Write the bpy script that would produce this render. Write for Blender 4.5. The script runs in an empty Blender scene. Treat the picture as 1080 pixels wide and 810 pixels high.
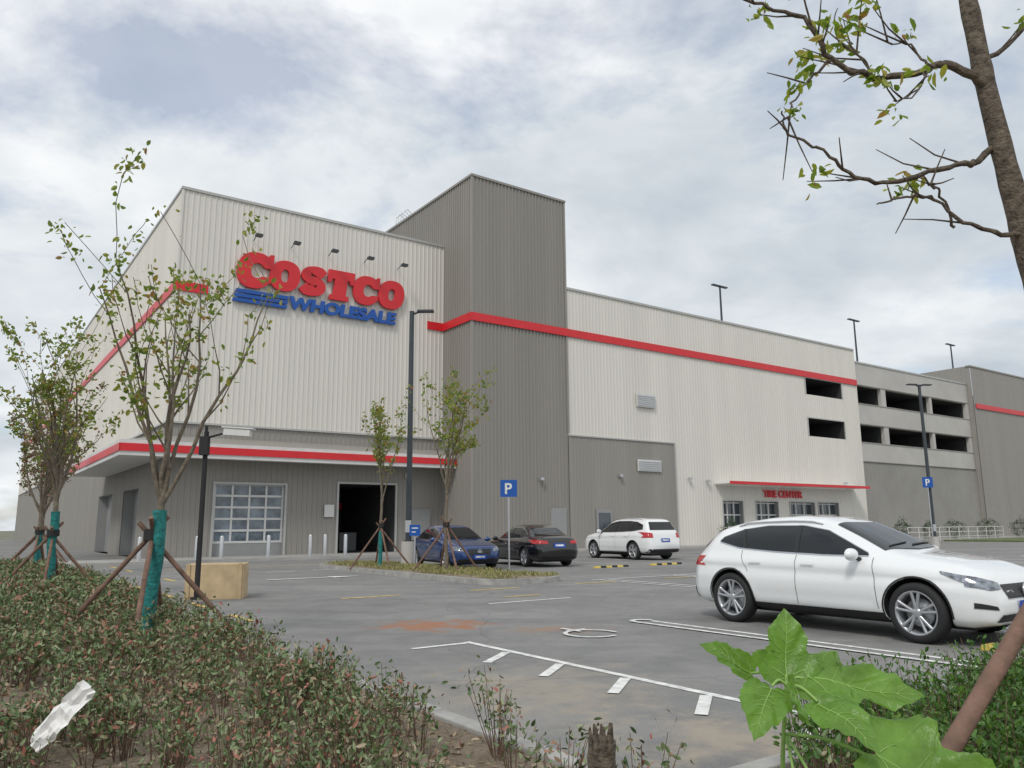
import bpy, bmesh, math, random
import numpy as np
from mathutils import Vector, Matrix, Euler
from mathutils.bvhtree import BVHTree
random.seed(7); rng=np.random.default_rng(11)
sc=bpy.context.scene
COL=sc.collection
H=1.38
CA,SA=0.8151,0.5793
U=np.array([CA,SA,0.0]); V=np.array([-SA,CA,0.0])
def rad(d): return math.radians(d)

# ---------------------------------------------------------------- materials
def nt(m):
    m.use_nodes=True
    t=m.node_tree; t.nodes.clear(); return t
def ramp(t,fac,stops):
    r=t.nodes.new('ShaderNodeValToRGB')
    e=r.color_ramp.elements
    e[0].position=stops[0][0]; e[0].color=(*stops[0][1],1)
    e[1].position=stops[-1][0]; e[1].color=(*stops[-1][1],1)
    for p,c in stops[1:-1]:
        n=e.new(p); n.color=(*c,1)
    t.links.new(fac,r.inputs[0]); return r.outputs[0]
def noise(t,vec,scale,detail=4,rough=.55,dist=0):
    n=t.nodes.new('ShaderNodeTexNoise'); n.inputs['Scale'].default_value=scale
    n.inputs['Detail'].default_value=detail; n.inputs['Roughness'].default_value=rough
    n.inputs['Distortion'].default_value=dist
    if vec is not None: t.links.new(vec,n.inputs['Vector'])
    return n.outputs['Fac']
def mixc(t,fac,a,b,mode='MIX'):
    n=t.nodes.new('ShaderNodeMix'); n.data_type='RGBA'; n.blend_type=mode
    for s,v in ((n.inputs[0],fac),(n.inputs[6],a),(n.inputs[7],b)):
        if hasattr(v,'links'): t.links.new(v,s)
        elif isinstance(v,(tuple,list)): s.default_value=(*v,1)
        else: s.default_value=v
    return n.outputs[2]
def math_(t,op,a,b=None,clamp=False):
    n=t.nodes.new('ShaderNodeMath'); n.operation=op; n.use_clamp=clamp
    for i,v in enumerate((a,b)):
        if v is None: continue
        if hasattr(v,'links'): t.links.new(v,n.inputs[i])
        else: n.inputs[i].default_value=v
    return n.outputs[0]
def M(name,col,rough=.6,metal=0,var=.12,vs=3,bump=0,bs=40,coat=0,spec=.5,streak=False):
    m=bpy.data.materials.new(name); t=nt(m)
    o=t.nodes.new('ShaderNodeOutputMaterial'); b=t.nodes.new('ShaderNodeBsdfPrincipled')
    t.links.new(b.outputs[0],o.inputs[0])
    b.inputs['Roughness'].default_value=rough; b.inputs['Metallic'].default_value=metal
    b.inputs['Coat Weight'].default_value=coat; b.inputs['Coat Roughness'].default_value=.04
    b.inputs['Specular IOR Level'].default_value=spec
    tc=t.nodes.new('ShaderNodeTexCoord'); v=tc.outputs['Object']
    if streak:
        mp=t.nodes.new('ShaderNodeMapping'); mp.inputs['Scale'].default_value=(1,1,.06)
        t.links.new(v,mp.inputs[0]); v2=mp.outputs[0]
    else: v2=v
    if var>0:
        f=noise(t,v2,vs,5)
        c=ramp(t,f,[(.3,tuple(x*(1-var) for x in col)),(.7,tuple(min(1,x*(1+var)) for x in col))])
        t.links.new(c,b.inputs['Base Color'])
    else: b.inputs['Base Color'].default_value=(*col,1)
    if bump>0:
        f=noise(t,v,bs,3)
        bn=t.nodes.new('ShaderNodeBump'); bn.inputs['Strength'].default_value=bump; bn.inputs['Distance'].default_value=.02
        t.links.new(f,bn.inputs['Height']); t.links.new(bn.outputs[0],b.inputs['Normal'])
    return m
def LEAF(name,stops,tr=.3,rough=.5):
    m=bpy.data.materials.new(name); t=nt(m)
    o=t.nodes.new('ShaderNodeOutputMaterial'); b=t.nodes.new('ShaderNodeBsdfPrincipled')
    g=t.nodes.new('ShaderNodeNewGeometry')
    c=ramp(t,g.outputs['Random Per Island'],stops)
    t.links.new(c,b.inputs['Base Color']); b.inputs['Roughness'].default_value=rough
    b.inputs['Specular IOR Level'].default_value=.4
    if tr<=0:
        t.links.new(b.outputs[0],o.inputs[0]); return m
    tl=t.nodes.new('ShaderNodeBsdfTranslucent')
    c2=mixc(t,1.0,c,(1.3,1.4,.7),'MULTIPLY'); t.links.new(c2,tl.inputs[0])
    mx=t.nodes.new('ShaderNodeMixShader'); mx.inputs[0].default_value=tr
    t.links.new(b.outputs[0],mx.inputs[1]); t.links.new(tl.outputs[0],mx.inputs[2])
    t.links.new(mx.outputs[0],o.inputs[0]); return m

m_light=M('cladding_light',(.70,.672,.615),.5,.0,.05,.7,streak=True)
m_grey=M('cladding_grey',(.295,.278,.252),.5,.0,.07,.7,streak=True)
m_conc=M('concrete_panel',(.50,.48,.45),.8,0,.08,.5)
m_concd=M('concrete_grey',(.30,.29,.27),.8,0,.08,.5)
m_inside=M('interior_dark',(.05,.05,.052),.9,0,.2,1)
m_red=M('red_sheet',(.66,.02,.028),.4,0,.05,2)
m_blue=M('blue_sheet',(.006,.085,.38),.35,0,.05,2)
m_flash=M('flashing',(.46,.46,.44),.4,.1,.05,2)
m_roof=M('roof_membrane',(.3,.3,.3),.9,0,.1,1)
m_white=M('white_frame',(.66,.66,.64),.5,0,.06,3)
m_glass=M('window_glass',(.05,.065,.08),.06,0,.25,.6,spec=.9)
m_glassl=M('door_glass',(.14,.17,.20),.12,0,.7,1.6,spec=.8)
m_door=M('steel_door',(.30,.30,.30),.5,0,.05,3)
m_pole=M('pole_dark',(.055,.065,.075),.45,.3,.1,4)
m_alu=M('aluminium',(.55,.56,.57),.35,.6,.05,4)
m_kerb=M('kerb_stone',(.36,.35,.33),.85,0,.25,4,bump=.3)
m_pave=M('paving',(.38,.37,.35),.85,0,.15,1.2,bump=.2)
m_bark=M('bark',(.17,.14,.105),.9,0,.35,14,bump=.6,bs=30)
m_barkf=M('bark_near',(.12,.095,.07),.9,0,.5,25,bump=1.0,bs=45)
m_wrap=M('teal_wrap',(.01,.17,.16),.7,0,.45,18,bump=.8,bs=30)
m_stake=M('wood_stake',(.17,.10,.07),.8,0,.35,10,bump=.4,bs=30)
m_twig=M('shrub_twig',(.17,.11,.075),.9,0,.3,10)
m_ply=M('plywood',(.52,.39,.23),.7,0,.2,4)
m_leafA=LEAF('leaf_young',[(0,(.12,.18,.035)),(.5,(.22,.29,.055)),(.82,(.32,.31,.07)),(.93,(.34,.22,.07)),(1,(.30,.14,.06))],.4)
m_leafR=LEAF('leaf_red',[(0,(.20,.09,.08)),(.3,(.26,.13,.11)),(.6,(.16,.19,.05)),(1,(.14,.19,.05))],.35)
m_shrub=LEAF('leaf_shrub',[(0,(.06,.105,.035)),(.4,(.125,.185,.07)),(.68,(.22,.27,.13)),(.80,(.30,.26,.17)),(.89,(.27,.17,.10)),(1,(.36,.12,.09))],0,.40)
m_priv=LEAF('leaf_privet',[(0,(.035,.095,.018)),(.6,(.08,.18,.035)),(1,(.17,.29,.06))],.2,.4)
m_hedge=LEAF('leaf_hedge',[(0,(.02,.05,.015)),(1,(.06,.10,.03))],0)
m_grass=LEAF('grass_blade',[(0,(.18,.20,.06)),(.5,(.28,.28,.10)),(1,(.40,.34,.17))],0)
m_big=M('big_leaf',(.15,.30,.045),.38,0,.32,16,bump=.25,bs=60,spec=.5)
m_vein=M('leaf_vein',(.26,.42,.11),.5,0,.05,4)
m_paint=M('line_white',(.70,.70,.67),.8,0,.30,9)
m_yel=M('line_yellow',(.66,.48,.15),.8,0,.35,6)
m_black=M('rubber_black',(.018,.018,.019),.75,0,.2,6)
m_stopy=M('stop_yellow',(.62,.47,.10),.6,0,.2,6)
m_litter=M('litter',(.75,.74,.72),.7,0,.1,6)
t=m_big.node_tree; b=[n for n in t.nodes if n.type=='BSDF_PRINCIPLED'][0]; o=[n for n in t.nodes if n.type=='OUTPUT_MATERIAL'][0]
tl=t.nodes.new('ShaderNodeBsdfTranslucent'); tl.inputs[0].default_value=(.26,.50,.05,1)
mx=t.nodes.new('ShaderNodeMixShader'); mx.inputs[0].default_value=.33
t.links.new(b.outputs[0],mx.inputs[1]); t.links.new(tl.outputs[0],mx.inputs[2]); t.links.new(mx.outputs[0],o.inputs[0])

# asphalt
m_asph=bpy.data.materials.new('asphalt'); t=nt(m_asph)
o=t.nodes.new('ShaderNodeOutputMaterial'); b=t.nodes.new('ShaderNodeBsdfPrincipled'); t.links.new(b.outputs[0],o.inputs[0])
tc=t.nodes.new('ShaderNodeTexCoord'); v=tc.outputs['Object']
c=ramp(t,noise(t,v,.3,6,.6),[(.3,(.205,.202,.197)),(.7,(.275,.270,.262))])
c=mixc(t,1.0,c,ramp(t,noise(t,v,90,2),[(.3,(.72,.72,.72)),(.7,(1.22,1.22,1.22))]),'MULTIPLY')
c=mixc(t,.75,c,ramp(t,noise(t,v,1.6,6,.7,.8),[(.40,(.84,.84,.84)),(.6,(1.10,1.09,1.07))]),'MULTIPLY')
# long faint paving lanes / tyre tracks
mpl=t.nodes.new('ShaderNodeMapping'); mpl.inputs['Rotation'].default_value=(0,0,-math.atan2(SA,CA)); mpl.inputs['Scale'].default_value=(.06,1.0,1)
t.links.new(v,mpl.inputs[0])
c=mixc(t,.6,c,ramp(t,noise(t,mpl.outputs[0],.9,4,.6),[(.42,(.86,.86,.86)),(.58,(1.06,1.06,1.06))]),'MULTIPLY')
def blob(cx,cy,rx,ry,col,c,amt):
    mp=t.nodes.new('ShaderNodeMapping'); mp.inputs['Location'].default_value=(-cx/rx,-cy/ry,0); mp.inputs['Scale'].default_value=(1/rx,1/ry,0)
    t.links.new(v,mp.inputs[0])
    l=t.nodes.new('ShaderNodeVectorMath'); l.operation='LENGTH'; t.links.new(mp.outputs[0],l.inputs[0])
    n=noise(t,v,2.6,8,.72)
    d=math_(t,'ADD',l.outputs['Value'],math_(t,'MULTIPLY',math_(t,'SUBTRACT',n,.5),4.0))
    f=math_(t,'MULTIPLY',math_(t,'SUBTRACT',1.0,d,True),amt,True)
    return mixc(t,f,c,col)
c=blob(-1.15,11.6,.85,.7,(.33,.16,.09),c,1.6)
c=blob(.5,11.0,.8,.4,(.32,.20,.13),c,.8)
c=blob(.2,7.0,1.3,1.6,(.38,.325,.25),c,.6)
c=blob(1.8,5.4,1.5,.9,(.38,.325,.25),c,.8)
c=blob(3.9,10.6,1.6,1.2,(.13,.13,.125),c,.5)
c=blob(5.5,17.0,2.2,.8,(.15,.15,.145),c,.6)
c=blob(-3.5,13.5,1.6,.6,(.16,.155,.15),c,.5)
vo=t.nodes.new('ShaderNodeTexVoronoi'); vo.feature='DISTANCE_TO_EDGE'; vo.inputs['Scale'].default_value=.22
wv=t.nodes.new('ShaderNodeVectorMath'); wv.operation='ADD'
nn=t.nodes.new('ShaderNodeTexNoise'); nn.inputs['Scale'].default_value=1.0; nn.inputs['Detail'].default_value=6; t.links.new(v,nn.inputs['Vector'])
t.links.new(v,wv.inputs[0]); t.links.new(nn.outputs['Color'],wv.inputs[1]); t.links.new(wv.outputs[0],vo.inputs['Vector'])
cr=math_(t,'LESS_THAN',vo.outputs['Distance'],.0018)
c=mixc(t,math_(t,'MULTIPLY',cr,.55),c,(.09,.088,.085))
t.links.new(c,b.inputs['Base Color']); b.inputs['Roughness'].default_value=.8
bn=t.nodes.new('ShaderNodeBump'); bn.inputs['Strength'].default_value=.5; bn.inputs['Distance'].default_value=.01
t.links.new(noise(t,v,120,2),bn.inputs['Height']); t.links.new(bn.outputs[0],b.inputs['Normal'])
# soil
m_soil=bpy.data.materials.new('soil'); t=nt(m_soil)
o=t.nodes.new('ShaderNodeOutputMaterial'); b=t.nodes.new('ShaderNodeBsdfPrincipled'); t.links.new(b.outputs[0],o.inputs[0])
tc=t.nodes.new('ShaderNodeTexCoord'); v=tc.outputs['Object']
c=ramp(t,noise(t,v,3,6,.7),[(.3,(.20,.15,.105)),(.6,(.36,.29,.21)),(.75,(.48,.41,.32))])
c=mixc(t,.8,c,ramp(t,noise(t,v,45,4,.8),[(.35,(.5,.5,.5)),(.65,(1.3,1.3,1.3))]),'MULTIPLY')
t.links.new(c,b.inputs['Base Color']); b.inputs['Roughness'].default_value=.95
bn=t.nodes.new('ShaderNodeBump'); bn.inputs['Strength'].default_value=1; bn.inputs['Distance'].default_value=.04
t.links.new(noise(t,v,28,5,.7),bn.inputs['Height']); t.links.new(bn.outputs[0],b.inputs['Normal'])
m_field=M('field',(.16,.16,.11),.95,0,.3,.2)

# ---------------------------------------------------------------- mesh builder
class MB:
    def __init__(s,mats): s.v=[];s.f=[];s.m=[];s.s=[];s.mats=mats
    def mi(s,m): 
        if m not in s.mats: s.mats.append(m)
        return s.mats.index(m)
    def add(s,vs,fs,mat,smooth=False):
        o=len(s.v); s.v.extend([tuple(p) for p in vs]); k=s.mi(mat)
        for f in fs: s.f.append([i+o for i in f]); s.m.append(k); s.s.append(smooth)
    def box(s,x0,x1,y0,y1,z0,z1,mat,mx=None):
        vs=[Vector((x,y,z)) for z in (z0,z1) for y in (y0,y1) for x in (x0,x1)]
        if mx is not None: vs=[mx@p for p in vs]
        s.add(vs,[(0,2,3,1),(4,5,7,6),(0,1,5,4),(2,6,7,3),(0,4,6,2),(1,3,7,5)],mat)
    def tube(s,pts,rs,mat,n=8,smooth=True,cap=True):
        pts=[Vector(p) for p in pts]
        vs=[];fs=[]
        d0=(pts[1]-pts[0]).normalized()
        a=d0.orthogonal().normalized()
        for i,p in enumerate(pts):
            d=(pts[min(i+1,len(pts)-1)]-pts[max(i-1,0)]).normalized()
            a=(a-d*a.dot(d))
            a=a.normalized() if a.length>1e-6 else d.orthogonal().normalized()
            bb=d.cross(a)
            for k in range(n):
                th=2*math.pi*k/n
                vs.append(p+(a*math.cos(th)+bb*math.sin(th))*rs[i])
        for i in range(len(pts)-1):
            for k in range(n):
                k2=(k+1)%n
                fs.append((i*n+k,i*n+k2,(i+1)*n+k2,(i+1)*n+k))
        s.add(vs,fs,mat,smooth)
        if cap:
            L=len(pts)-1
            s.add([vs[k] for k in range(n)],[tuple(range(n))[::-1]],mat)
            s.add([vs[L*n+k] for k in range(n)],[tuple(range(n))],mat)
    def lathe(s,prof,mat,n=32,mx=None):
        vs=[];fs=[]
        for r,y in prof:
            for k in range(n):
                th=2*math.pi*k/n
                p=Vector((r*math.cos(th),y,r*math.sin(th)))
                vs.append(mx@p if mx is not None else p)
        for i in range(len(prof)-1):
            for k in range(n):
                k2=(k+1)%n; fs.append((i*n+k,i*n+k2,(i+1)*n+k2,(i+1)*n+k))
        s.add(vs,fs,mat,True)
    def obj(s,name,parent=None,bevel=0):
        me=bpy.data.meshes.new(name); me.from_pydata(s.v,[],s.f)
        for m in s.mats: me.materials.append(m)
        me.polygons.foreach_set('material_index',s.m); me.polygons.foreach_set('use_smooth',s.s)
        me.update()
        ob=bpy.data.objects.new(name,me); COL.objects.link(ob)
        if parent: ob.parent=parent
        if bevel: 
            md=ob.modifiers.new('bev','BEVEL'); md.width=bevel; md.segments=2; md.limit_method='ANGLE'
        return ob
def empty(name,loc=(0,0,0),rz=0):
    e=bpy.data.objects.new(name,None); COL.objects.link(e); e.location=loc; e.rotation_euler=(0,0,rz); return e

def leaves_np(pos,dirs,size,width=.45,fold=.25,seed=0):
    r=np.random.default_rng(seed); N=len(pos)
    d=dirs/np.linalg.norm(dirs,axis=1,keepdims=True)
    rnd=r.normal(size=(N,3)); s=np.cross(d,rnd); s/=np.linalg.norm(s,axis=1,keepdims=True)+1e-9
    n=np.cross(s,d)
    L=size[:,None]; w=L*width*.5
    v=np.stack([pos, pos+d*L*.3+s*w*.85+n*w*fold, pos+d*L*.68+s*w*.75+n*w*fold, pos+d*L-n*L*.08,
                pos+d*L*.68-s*w*.75+n*w*fold, pos+d*L*.3-s*w*.85+n*w*fold],axis=1).reshape(-1,3)
    b=(np.arange(N)*6)[:,None]
    f=np.concatenate([b+np.array([[0,1,2,3]]),b+np.array([[0,3,4,5]])],axis=0)
    return v,f
def np_mesh(name,parts,mats,parent=None):
    V_=np.concatenate([p[0] for p in parts]); off=0; F=[];MI=[]
    for v,f,mi in parts:
        F.append(f+off); MI.append(np.full(len(f),mi,dtype=np.int32)); off+=len(v)
    F=np.concatenate(F); MI=np.concatenate(MI)
    me=bpy.data.meshes.new(name)
    me.vertices.add(len(V_)); me.vertices.foreach_set('co',V_.astype(np.float32).ravel())
    me.loops.add(F.size); me.loops.foreach_set('vertex_index',F.astype(np.int32).ravel())
    me.polygons.add(len(F)); me.polygons.foreach_set('loop_start',(np.arange(len(F))*4).astype(np.int32))
    for m in mats: me.materials.append(m)
    me.polygons.foreach_set('material_index',MI)
    me.update(calc_edges=True); me.validate()
    ob=bpy.data.objects.new(name,me); COL.objects.link(ob)
    if parent: ob.parent=parent
    return ob
def stems_np(p0,p1,r):
    d=p1-p0; N=len(p0)
    s=np.cross(d,np.array([[.3,.9,.2]])); s/=np.linalg.norm(s,axis=1,keepdims=True)+1e-9
    s2=np.cross(d,s); s2/=np.linalg.norm(s2,axis=1,keepdims=True)+1e-9
    r=r[:,None]
    a=[s*r, (-.5*s+.87*s2)*r, (-.5*s-.87*s2)*r]
    v=np.stack([p0+a[0],p0+a[1],p0+a[2],p1+a[0]*.5,p1+a[1]*.5,p1+a[2]*.5],axis=1).reshape(-1,3)
    b=(np.arange(N)*6)[:,None]
    f=np.concatenate([b+np.array([[0,1,4,3]]),b+np.array([[1,2,5,4]]),b+np.array([[2,0,3,5]])])
    return v,f

# ---------------------------------------------------------------- ground
def sheet(name,poly,z,mat,thick=0):
    bm=bmesh.new(); vs=[bm.verts.new((p[0],p[1],z)) for p in poly]; f=bm.faces.new(vs)
    f.normal_update()
    if f.normal.z<0: f.normal_flip()
    if thick:
        bmesh.ops.extrude_face_region(bm,geom=[f])
        for q in vs: q.co.z=z-thick
        bmesh.ops.recalc_face_normals(bm,faces=bm.faces)
    me=bpy.data.meshes.new(name); bm.to_mesh(me); bm.free(); me.materials.append(mat)
    ob=bpy.data.objects.new(name,me); COL.objects.link(ob); return ob
sheet('ground',[(-900,-300),(900,-300),(900,1500),(-900,1500)],-.02,m_field)
C0=np.array([-15.5,34.8,0.0])
def W(x,y):
    p=C0+U*x+V*y; return (p[0],p[1])
def Kp(a,b,K=np.array([.6,3.5,0])):
    p=K+U*a+V*b; return (p[0],p[1])
sheet('parking_lot_asphalt',[W(-70,-70),W(140,-70),W(140,100),W(-70,100)],0,m_asph)
sheet('planting_bed_soil',[Kp(-11,-12),Kp(25,-12),Kp(25,.3),Kp(.3,.3),Kp(.3,29),Kp(-11,29)],.10,m_soil,.12)
kb=MB([m_kerb])
def kerb_run(mb,p0,p1,w=.13,z0=0,z1=.13,seg=1.0):
    p0=Vector((*p0,0));p1=Vector((*p1,0)); L=(p1-p0).length; n=max(1,int(L/seg)); d=(p1-p0)/n
    ang=math.atan2(d.y,d.x)
    for i in range(n):
        mx=Matrix.Translation(p0+d*i)@Matrix.Rotation(ang,4,'Z')
        mb.box(.004,d.length-.004,-w/2,w/2,z0-.01,z1+random.uniform(-.004,.004),m_kerb,mx)
kerb_run(kb,Kp(.37,.45),Kp(.37,29)); kerb_run(kb,Kp(.45,.37),Kp(25,.37))
kb.obj('bed_kerb',bevel=.01)

# markings
mk=MB([m_paint,m_yel])
_zc=[0]
def line(p0,p1,w=.1,mat=m_paint,z=None):
    if z is None:
        _zc[0]=(_zc[0]+1)%12; z=.004+.0009*_zc[0]
    p0=np.array(p0);p1=np.array(p1); d=p1-p0; L=np.linalg.norm(d); d=d/L; s=np.array([-d[1],d[0]])*w/2
    mk.add([(*(p0+s),z),(*(p0-s),z),(*(p1-s),z),(*(p1+s),z)],[(0,1,2,3)],mat)
u2=U[:2];v2=V[:2]
A0=np.array([1.73,6.65])
line(A0-v2*4,A0+v2*3.98,.09)
E0=A0+v2*3.9
line(E0-u2*.8,E0-u2*.05,.09)
for i in range(8):
    p=A0+v2*(2.9-i*.95)
    line(p-u2*.62-v2*.30,p-u2*.08+v2*.12,.10)
def arc(c,r,a0,a1,w,n=14,z=.016,mat=m_paint):
    pts=[]
    for i in range(n+1):
        a=a0+(a1-a0)*i/n
        for rr in (r-w/2,r+w/2):
            q=c+u2*math.cos(a)*rr+v2*math.sin(a)*rr; pts.append((q[0],q[1],z))
    mk.add(pts,[(2*i,2*i+1,2*i+3,2*i+2) for i in range(n)],mat)
for k in range(4):
  for off in (0,.32):
    p=np.array([1.75,11.7])+u2*(off+k*3.0)
    line(p,p-v2*(9 if k==0 else 6),.085)
  arc(np.array([1.75,11.7])+u2*(.16+k*3.0),.16,0,math.pi,.085)
sy=np.array([1.0,10.5]); arc(sy,.34,rad(-20),rad(290),.06,24)
line(sy+v2*.22,sy+v2*.62,.07,z=.018); line(sy+v2*.36-u2*.12,sy+v2*.36+u2*.2,.06,z=.020)
# facing bays in the middle aisle
for k in range(8):
  for off in (0,.32):
    p=np.array([2.2,20.6])+u2*(off+k*2.7)
    line(p,p-v2*4.6,.085)
  arc(np.array([2.2,20.6])-v2*4.6+u2*(.16+k*2.7),.16,math.pi,2*math.pi,.085)
  if k in (1,2,4):
    for j in range(5): 
        q=np.array([2.2,20.6])+u2*(k*2.7+.5)-v2*(.2+j*.8); line(q-v2*.6,q+u2*1.9,.08)
line(np.array([2.0,20.65]),np.array([2.0,20.65])+u2*22,.085)
line(np.array([-.45,14.6]),np.array([-.45,14.6])+u2*1.9,.09)
line(np.array([-.2,15.9]),np.array([-.2,15.9])+u2*.9,.09,m_yel)
for i in range(7):
    p=np.array([-.2,32.2])+u2*(i*2.6+1.3); line(p,p-v2*5.2,.1)
for i in range(8):
    p=np.array([-8.5,14.5])+v2*(i*3.0)+u2*3.6; line(p,p+v2*1.3,.12,m_yel)
for i in range(6):
    p=np.array([-3.6,12.4])+v2*(i*2.6)-u2*.4; line(p,p+v2*1.1,.10,m_yel)
for i in range(14):
    p=np.array([-4.2,17.0])-v2*1.4+u2*(i*3.0); line(p,p+u2*1.3,.11,m_yel if i<4 else m_paint)
for i in range(5):
    p=np.array([-9,24.5])+u2*(i*1.5); line(p,p+u2*.9,.12)
line(np.array([-12,27]),np.array([-12,27])+u2*9,.1,m_yel)
ar=np.array([-6.6,21.5]); line(ar,ar+u2*1.8,.16,z=.018)
mk.add([(*(ar+u2*1.8+v2*.3),.018),(*(ar+u2*1.8-v2*.3),.018),(*(ar+u2*2.7),.018)],[(0,1,2)],m_paint)
mk.obj('painted_road_markings')

def wheel_stop(p,ang,L=1.5):
    mb=MB([m_black,m_stopy]); n=6
    for i in range(n):
        x0=-L/2+i*L/n; x1=x0+L/n-.002; m=m_black if i%2 else m_stopy
        mb.add([(x0,-.06,0),(x1,-.06,0),(x1,-.035,.06),(x0,-.035,.06),(x0,.06,0),(x1,.06,0),(x1,.035,.06),(x0,.035,.06)],
               [(0,1,2,3),(3,2,6,7),(7,6,5,4),(0,3,7,4),(1,5,6,2)],m)
    o=mb.obj('wheel_stop'); o.location=(p[0],p[1],.003); o.rotation_euler=(0,0,ang)
ua=math.atan2(SA,CA)
for i in range(3):
    p=np.array([2.2,26.0])+u2*(1.3+2.6*i); wheel_stop(p,ua)
wheel_stop((5.75,9.35),ua)

isl0=np.array([-.5,18.9])
def I(a,b): return tuple(isl0+u2*a+v2*b)
def rrect(a0,a1,b0,b1,r,n=6):
    pts=[]
    for cx,cy,s in ((a1-r,b0+r,-90),(a1-r,b1-r,0),(a0+r,b1-r,90),(a0+r,b0+r,180)):
        for i in range(n+1):
            th=rad(s+90*i/n); pts.append(I(cx+r*math.cos(th),cy+r*math.sin(th)))
    return pts
sheet('island_kerb',rrect(0,2.5,0,11.5,.9),.13,m_kerb,.14)
sheet('island_soil',rrect(.14,2.36,.14,11.36,.8),.134,m_soil)
N=10000
ab=rng.uniform([.2,.2],[2.3,11.3],size=(N,2)); keep=rng.random(N)<(.5+.5*np.sin(ab[:,1]*2.1+ab[:,0]*3)); ab=ab[keep]; N=len(ab)
pos=np.concatenate([isl0+ab[:,:1]*u2+ab[:,1:]*v2,np.full((N,1),.134)],axis=1)
dr=rng.normal(size=(N,3))*.6; dr[:,2]=1
lv=leaves_np(pos,dr,rng.uniform(.05,.14,N),.22,seed=3)
np_mesh('island_grass',[(*lv,0)],[m_grass])

sheet('building_pavement',[W(-6,-3.2),W(14.0,-3.2),W(14.0,-5.6),W(75,-5.6),W(75,-2.9),W(14.35,-2.9),W(14.35,.1),W(-6,.1)],.12,m_pave,.13)
sheet('far_verge_grass',[W(54,-14),W(100,-14),W(100,-7),W(54,-7)],.1,M('verge',(.12,.15,.06),.9,0,.3,2),.12)

# ---------------------------------------------------------------- building
B=empty('warehouse_store_building',(C0[0],C0[1],0),ua)
def ribbed(mb,s0,s1,z0,z1,c,mat,axis='x',openings=(),pitch=.26,h=.028,out=-1):
    xs=sorted({s0,s1,*[min(max(v,s0),s1) for o in openings for v in o[:2]]})
    zs=sorted({z0,z1,*[min(max(v,z0),z1) for o in openings for v in o[2:]]})
    def hh(s):
        q=(s/pitch)%1.0
        if q<.66: return 0
        if q<.72: return h*(q-.66)/.06
        if q<.94: return h
        return h*(1-(q-.94)/.06)
    for i in range(len(xs)-1):
        for j in range(len(zs)-1):
            a,b=xs[i],xs[i+1]; e,f=zs[j],zs[j+1]; cx=(a+b)/2; cz=(e+f)/2
            if any(o[0]<cx<o[1] and o[2]<cz<o[3] for o in openings): continue
            bp=[a]; k=math.floor(a/pitch)
            while k*pitch<b:
                for q in (0,.66,.72,.94):
                    s=(k+q)*pitch
                    if a+1e-4<s<b-1e-4: bp.append(s)
                k+=1
            bp.append(b); vs=[];fs=[]
            for s in bp:
                d=hh(s)
                for z in (e,f):
                    vs.append((s,c+out*d,z) if axis=='x' else (c+out*d,s,z))
            for n in range(len(bp)-1): fs.append((2*n,2*n+2,2*n+3,2*n+1))
            mb.add(vs,fs,mat)
def recess(mb,x0,x1,z0,z1,y,depth,mat,matback=None):
    yy=y+depth
    vs=[(x0,y,z0),(x1,y,z0),(x1,y,z1),(x0,y,z1),(x0,yy,z0),(x1,yy,z0),(x1,yy,z1),(x0,yy,z1)]
    mb.add(vs,[(0,4,5,1),(1,5,6,2),(2,6,7,3),(3,7,4,0)],mat)
    mb.add(vs,[(4,7,6,5)],matback or mat)
wl=MB([m_light,m_grey])
Hm=17.3; HT=20.6; HB=15.2; YT=-2.96; XT0,XT1=14.3,20.8; XB1=50.7
gd=(2.28,5.55,.12,3.4); en=(8.3,11.45,.12,3.55)
ribbed(wl,0,14.3,6.15,Hm,0,m_light)
ribbed(wl,0,14.3,0,6.12,.05,m_grey,openings=[gd,en])
ribbed(wl,0,92,6.15,Hm,0,m_light,'y')
lo=[(5.5,9.6,.0,3.4),(13.3,18.5,.0,3.4)]
ribbed(wl,.05,92,0,6.12,.05,m_grey,'y',openings=lo)
ribbed(wl,XT0,XT1,0,HT,YT,m_grey,pitch=.24,h=.06)
ribbed(wl,YT,9,0,HT,XT0,m_grey,'y',pitch=.24,h=.06)
ribbed(wl,YT,9,HB,HT,XT1,m_grey,'y',pitch=.24,h=.06,out=1)
ribbed(wl,XT0,XT1,Hm,HT,9,m_grey,pitch=.24,h=.06,out=1)
sB=[(14.3+29.6,14.3+34.3,10.95,12.2),(14.3+29.6,14.3+34.3,7.8,9.15)]
tire=[(33.8,35.8,.12,2.9),(37.2,39.6,.12,2.9),(41.0,43.9,.12,2.9),(44.4,46.9,.12,2.9)]
ribbed(wl,XT1,29.4,0,6.45,YT-.05,m_grey)
ribbed(wl,XT1,29.4,6.45,HB,YT,m_light)
ribbed(wl,29.4,XB1,0,HB,YT,m_light,openings=sB+tire)
wl.obj('ribbed_cladding',B)
gp=MB([m_conc,m_concd])
YG=YT+.25
gO=[(51.0,54.8),(55.5,62.7),(63.1,69.4)]
ops=[(a,b,z0,z1) for a,b in gO for z0,z1 in ((10.95,12.4),(7.8,9.2))]
xs=sorted({XB1,70.0,*[v for o in ops for v in o[:2]]}); zs=[6.2,7.8,9.2,10.95,12.4,14.3]
for i in range(len(xs)-1):
    for j in range(len(zs)-1):
        cx=(xs[i]+xs[i+1])/2; cz=(zs[j]+zs[j+1])/2
        if any(o[0]<cx<o[1] and o[2]<cz<o[3] for o in ops): continue
        gp.box(xs[i],xs[i+1]-.002,YG,YG+.3,zs[j],zs[j+1]-.002,m_conc)
for z in (6.25,7.75,9.25,10.9,12.45): gp.box(XB1+.02,69.98,YG-.04,YG-.001,z-.03,z+.03,m_concd)
gp.obj('garage_wall_panels',B)
g2=MB([m_grey]); ribbed(g2,XB1,70,0,6.18,YG+.05,m_concd)
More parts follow.
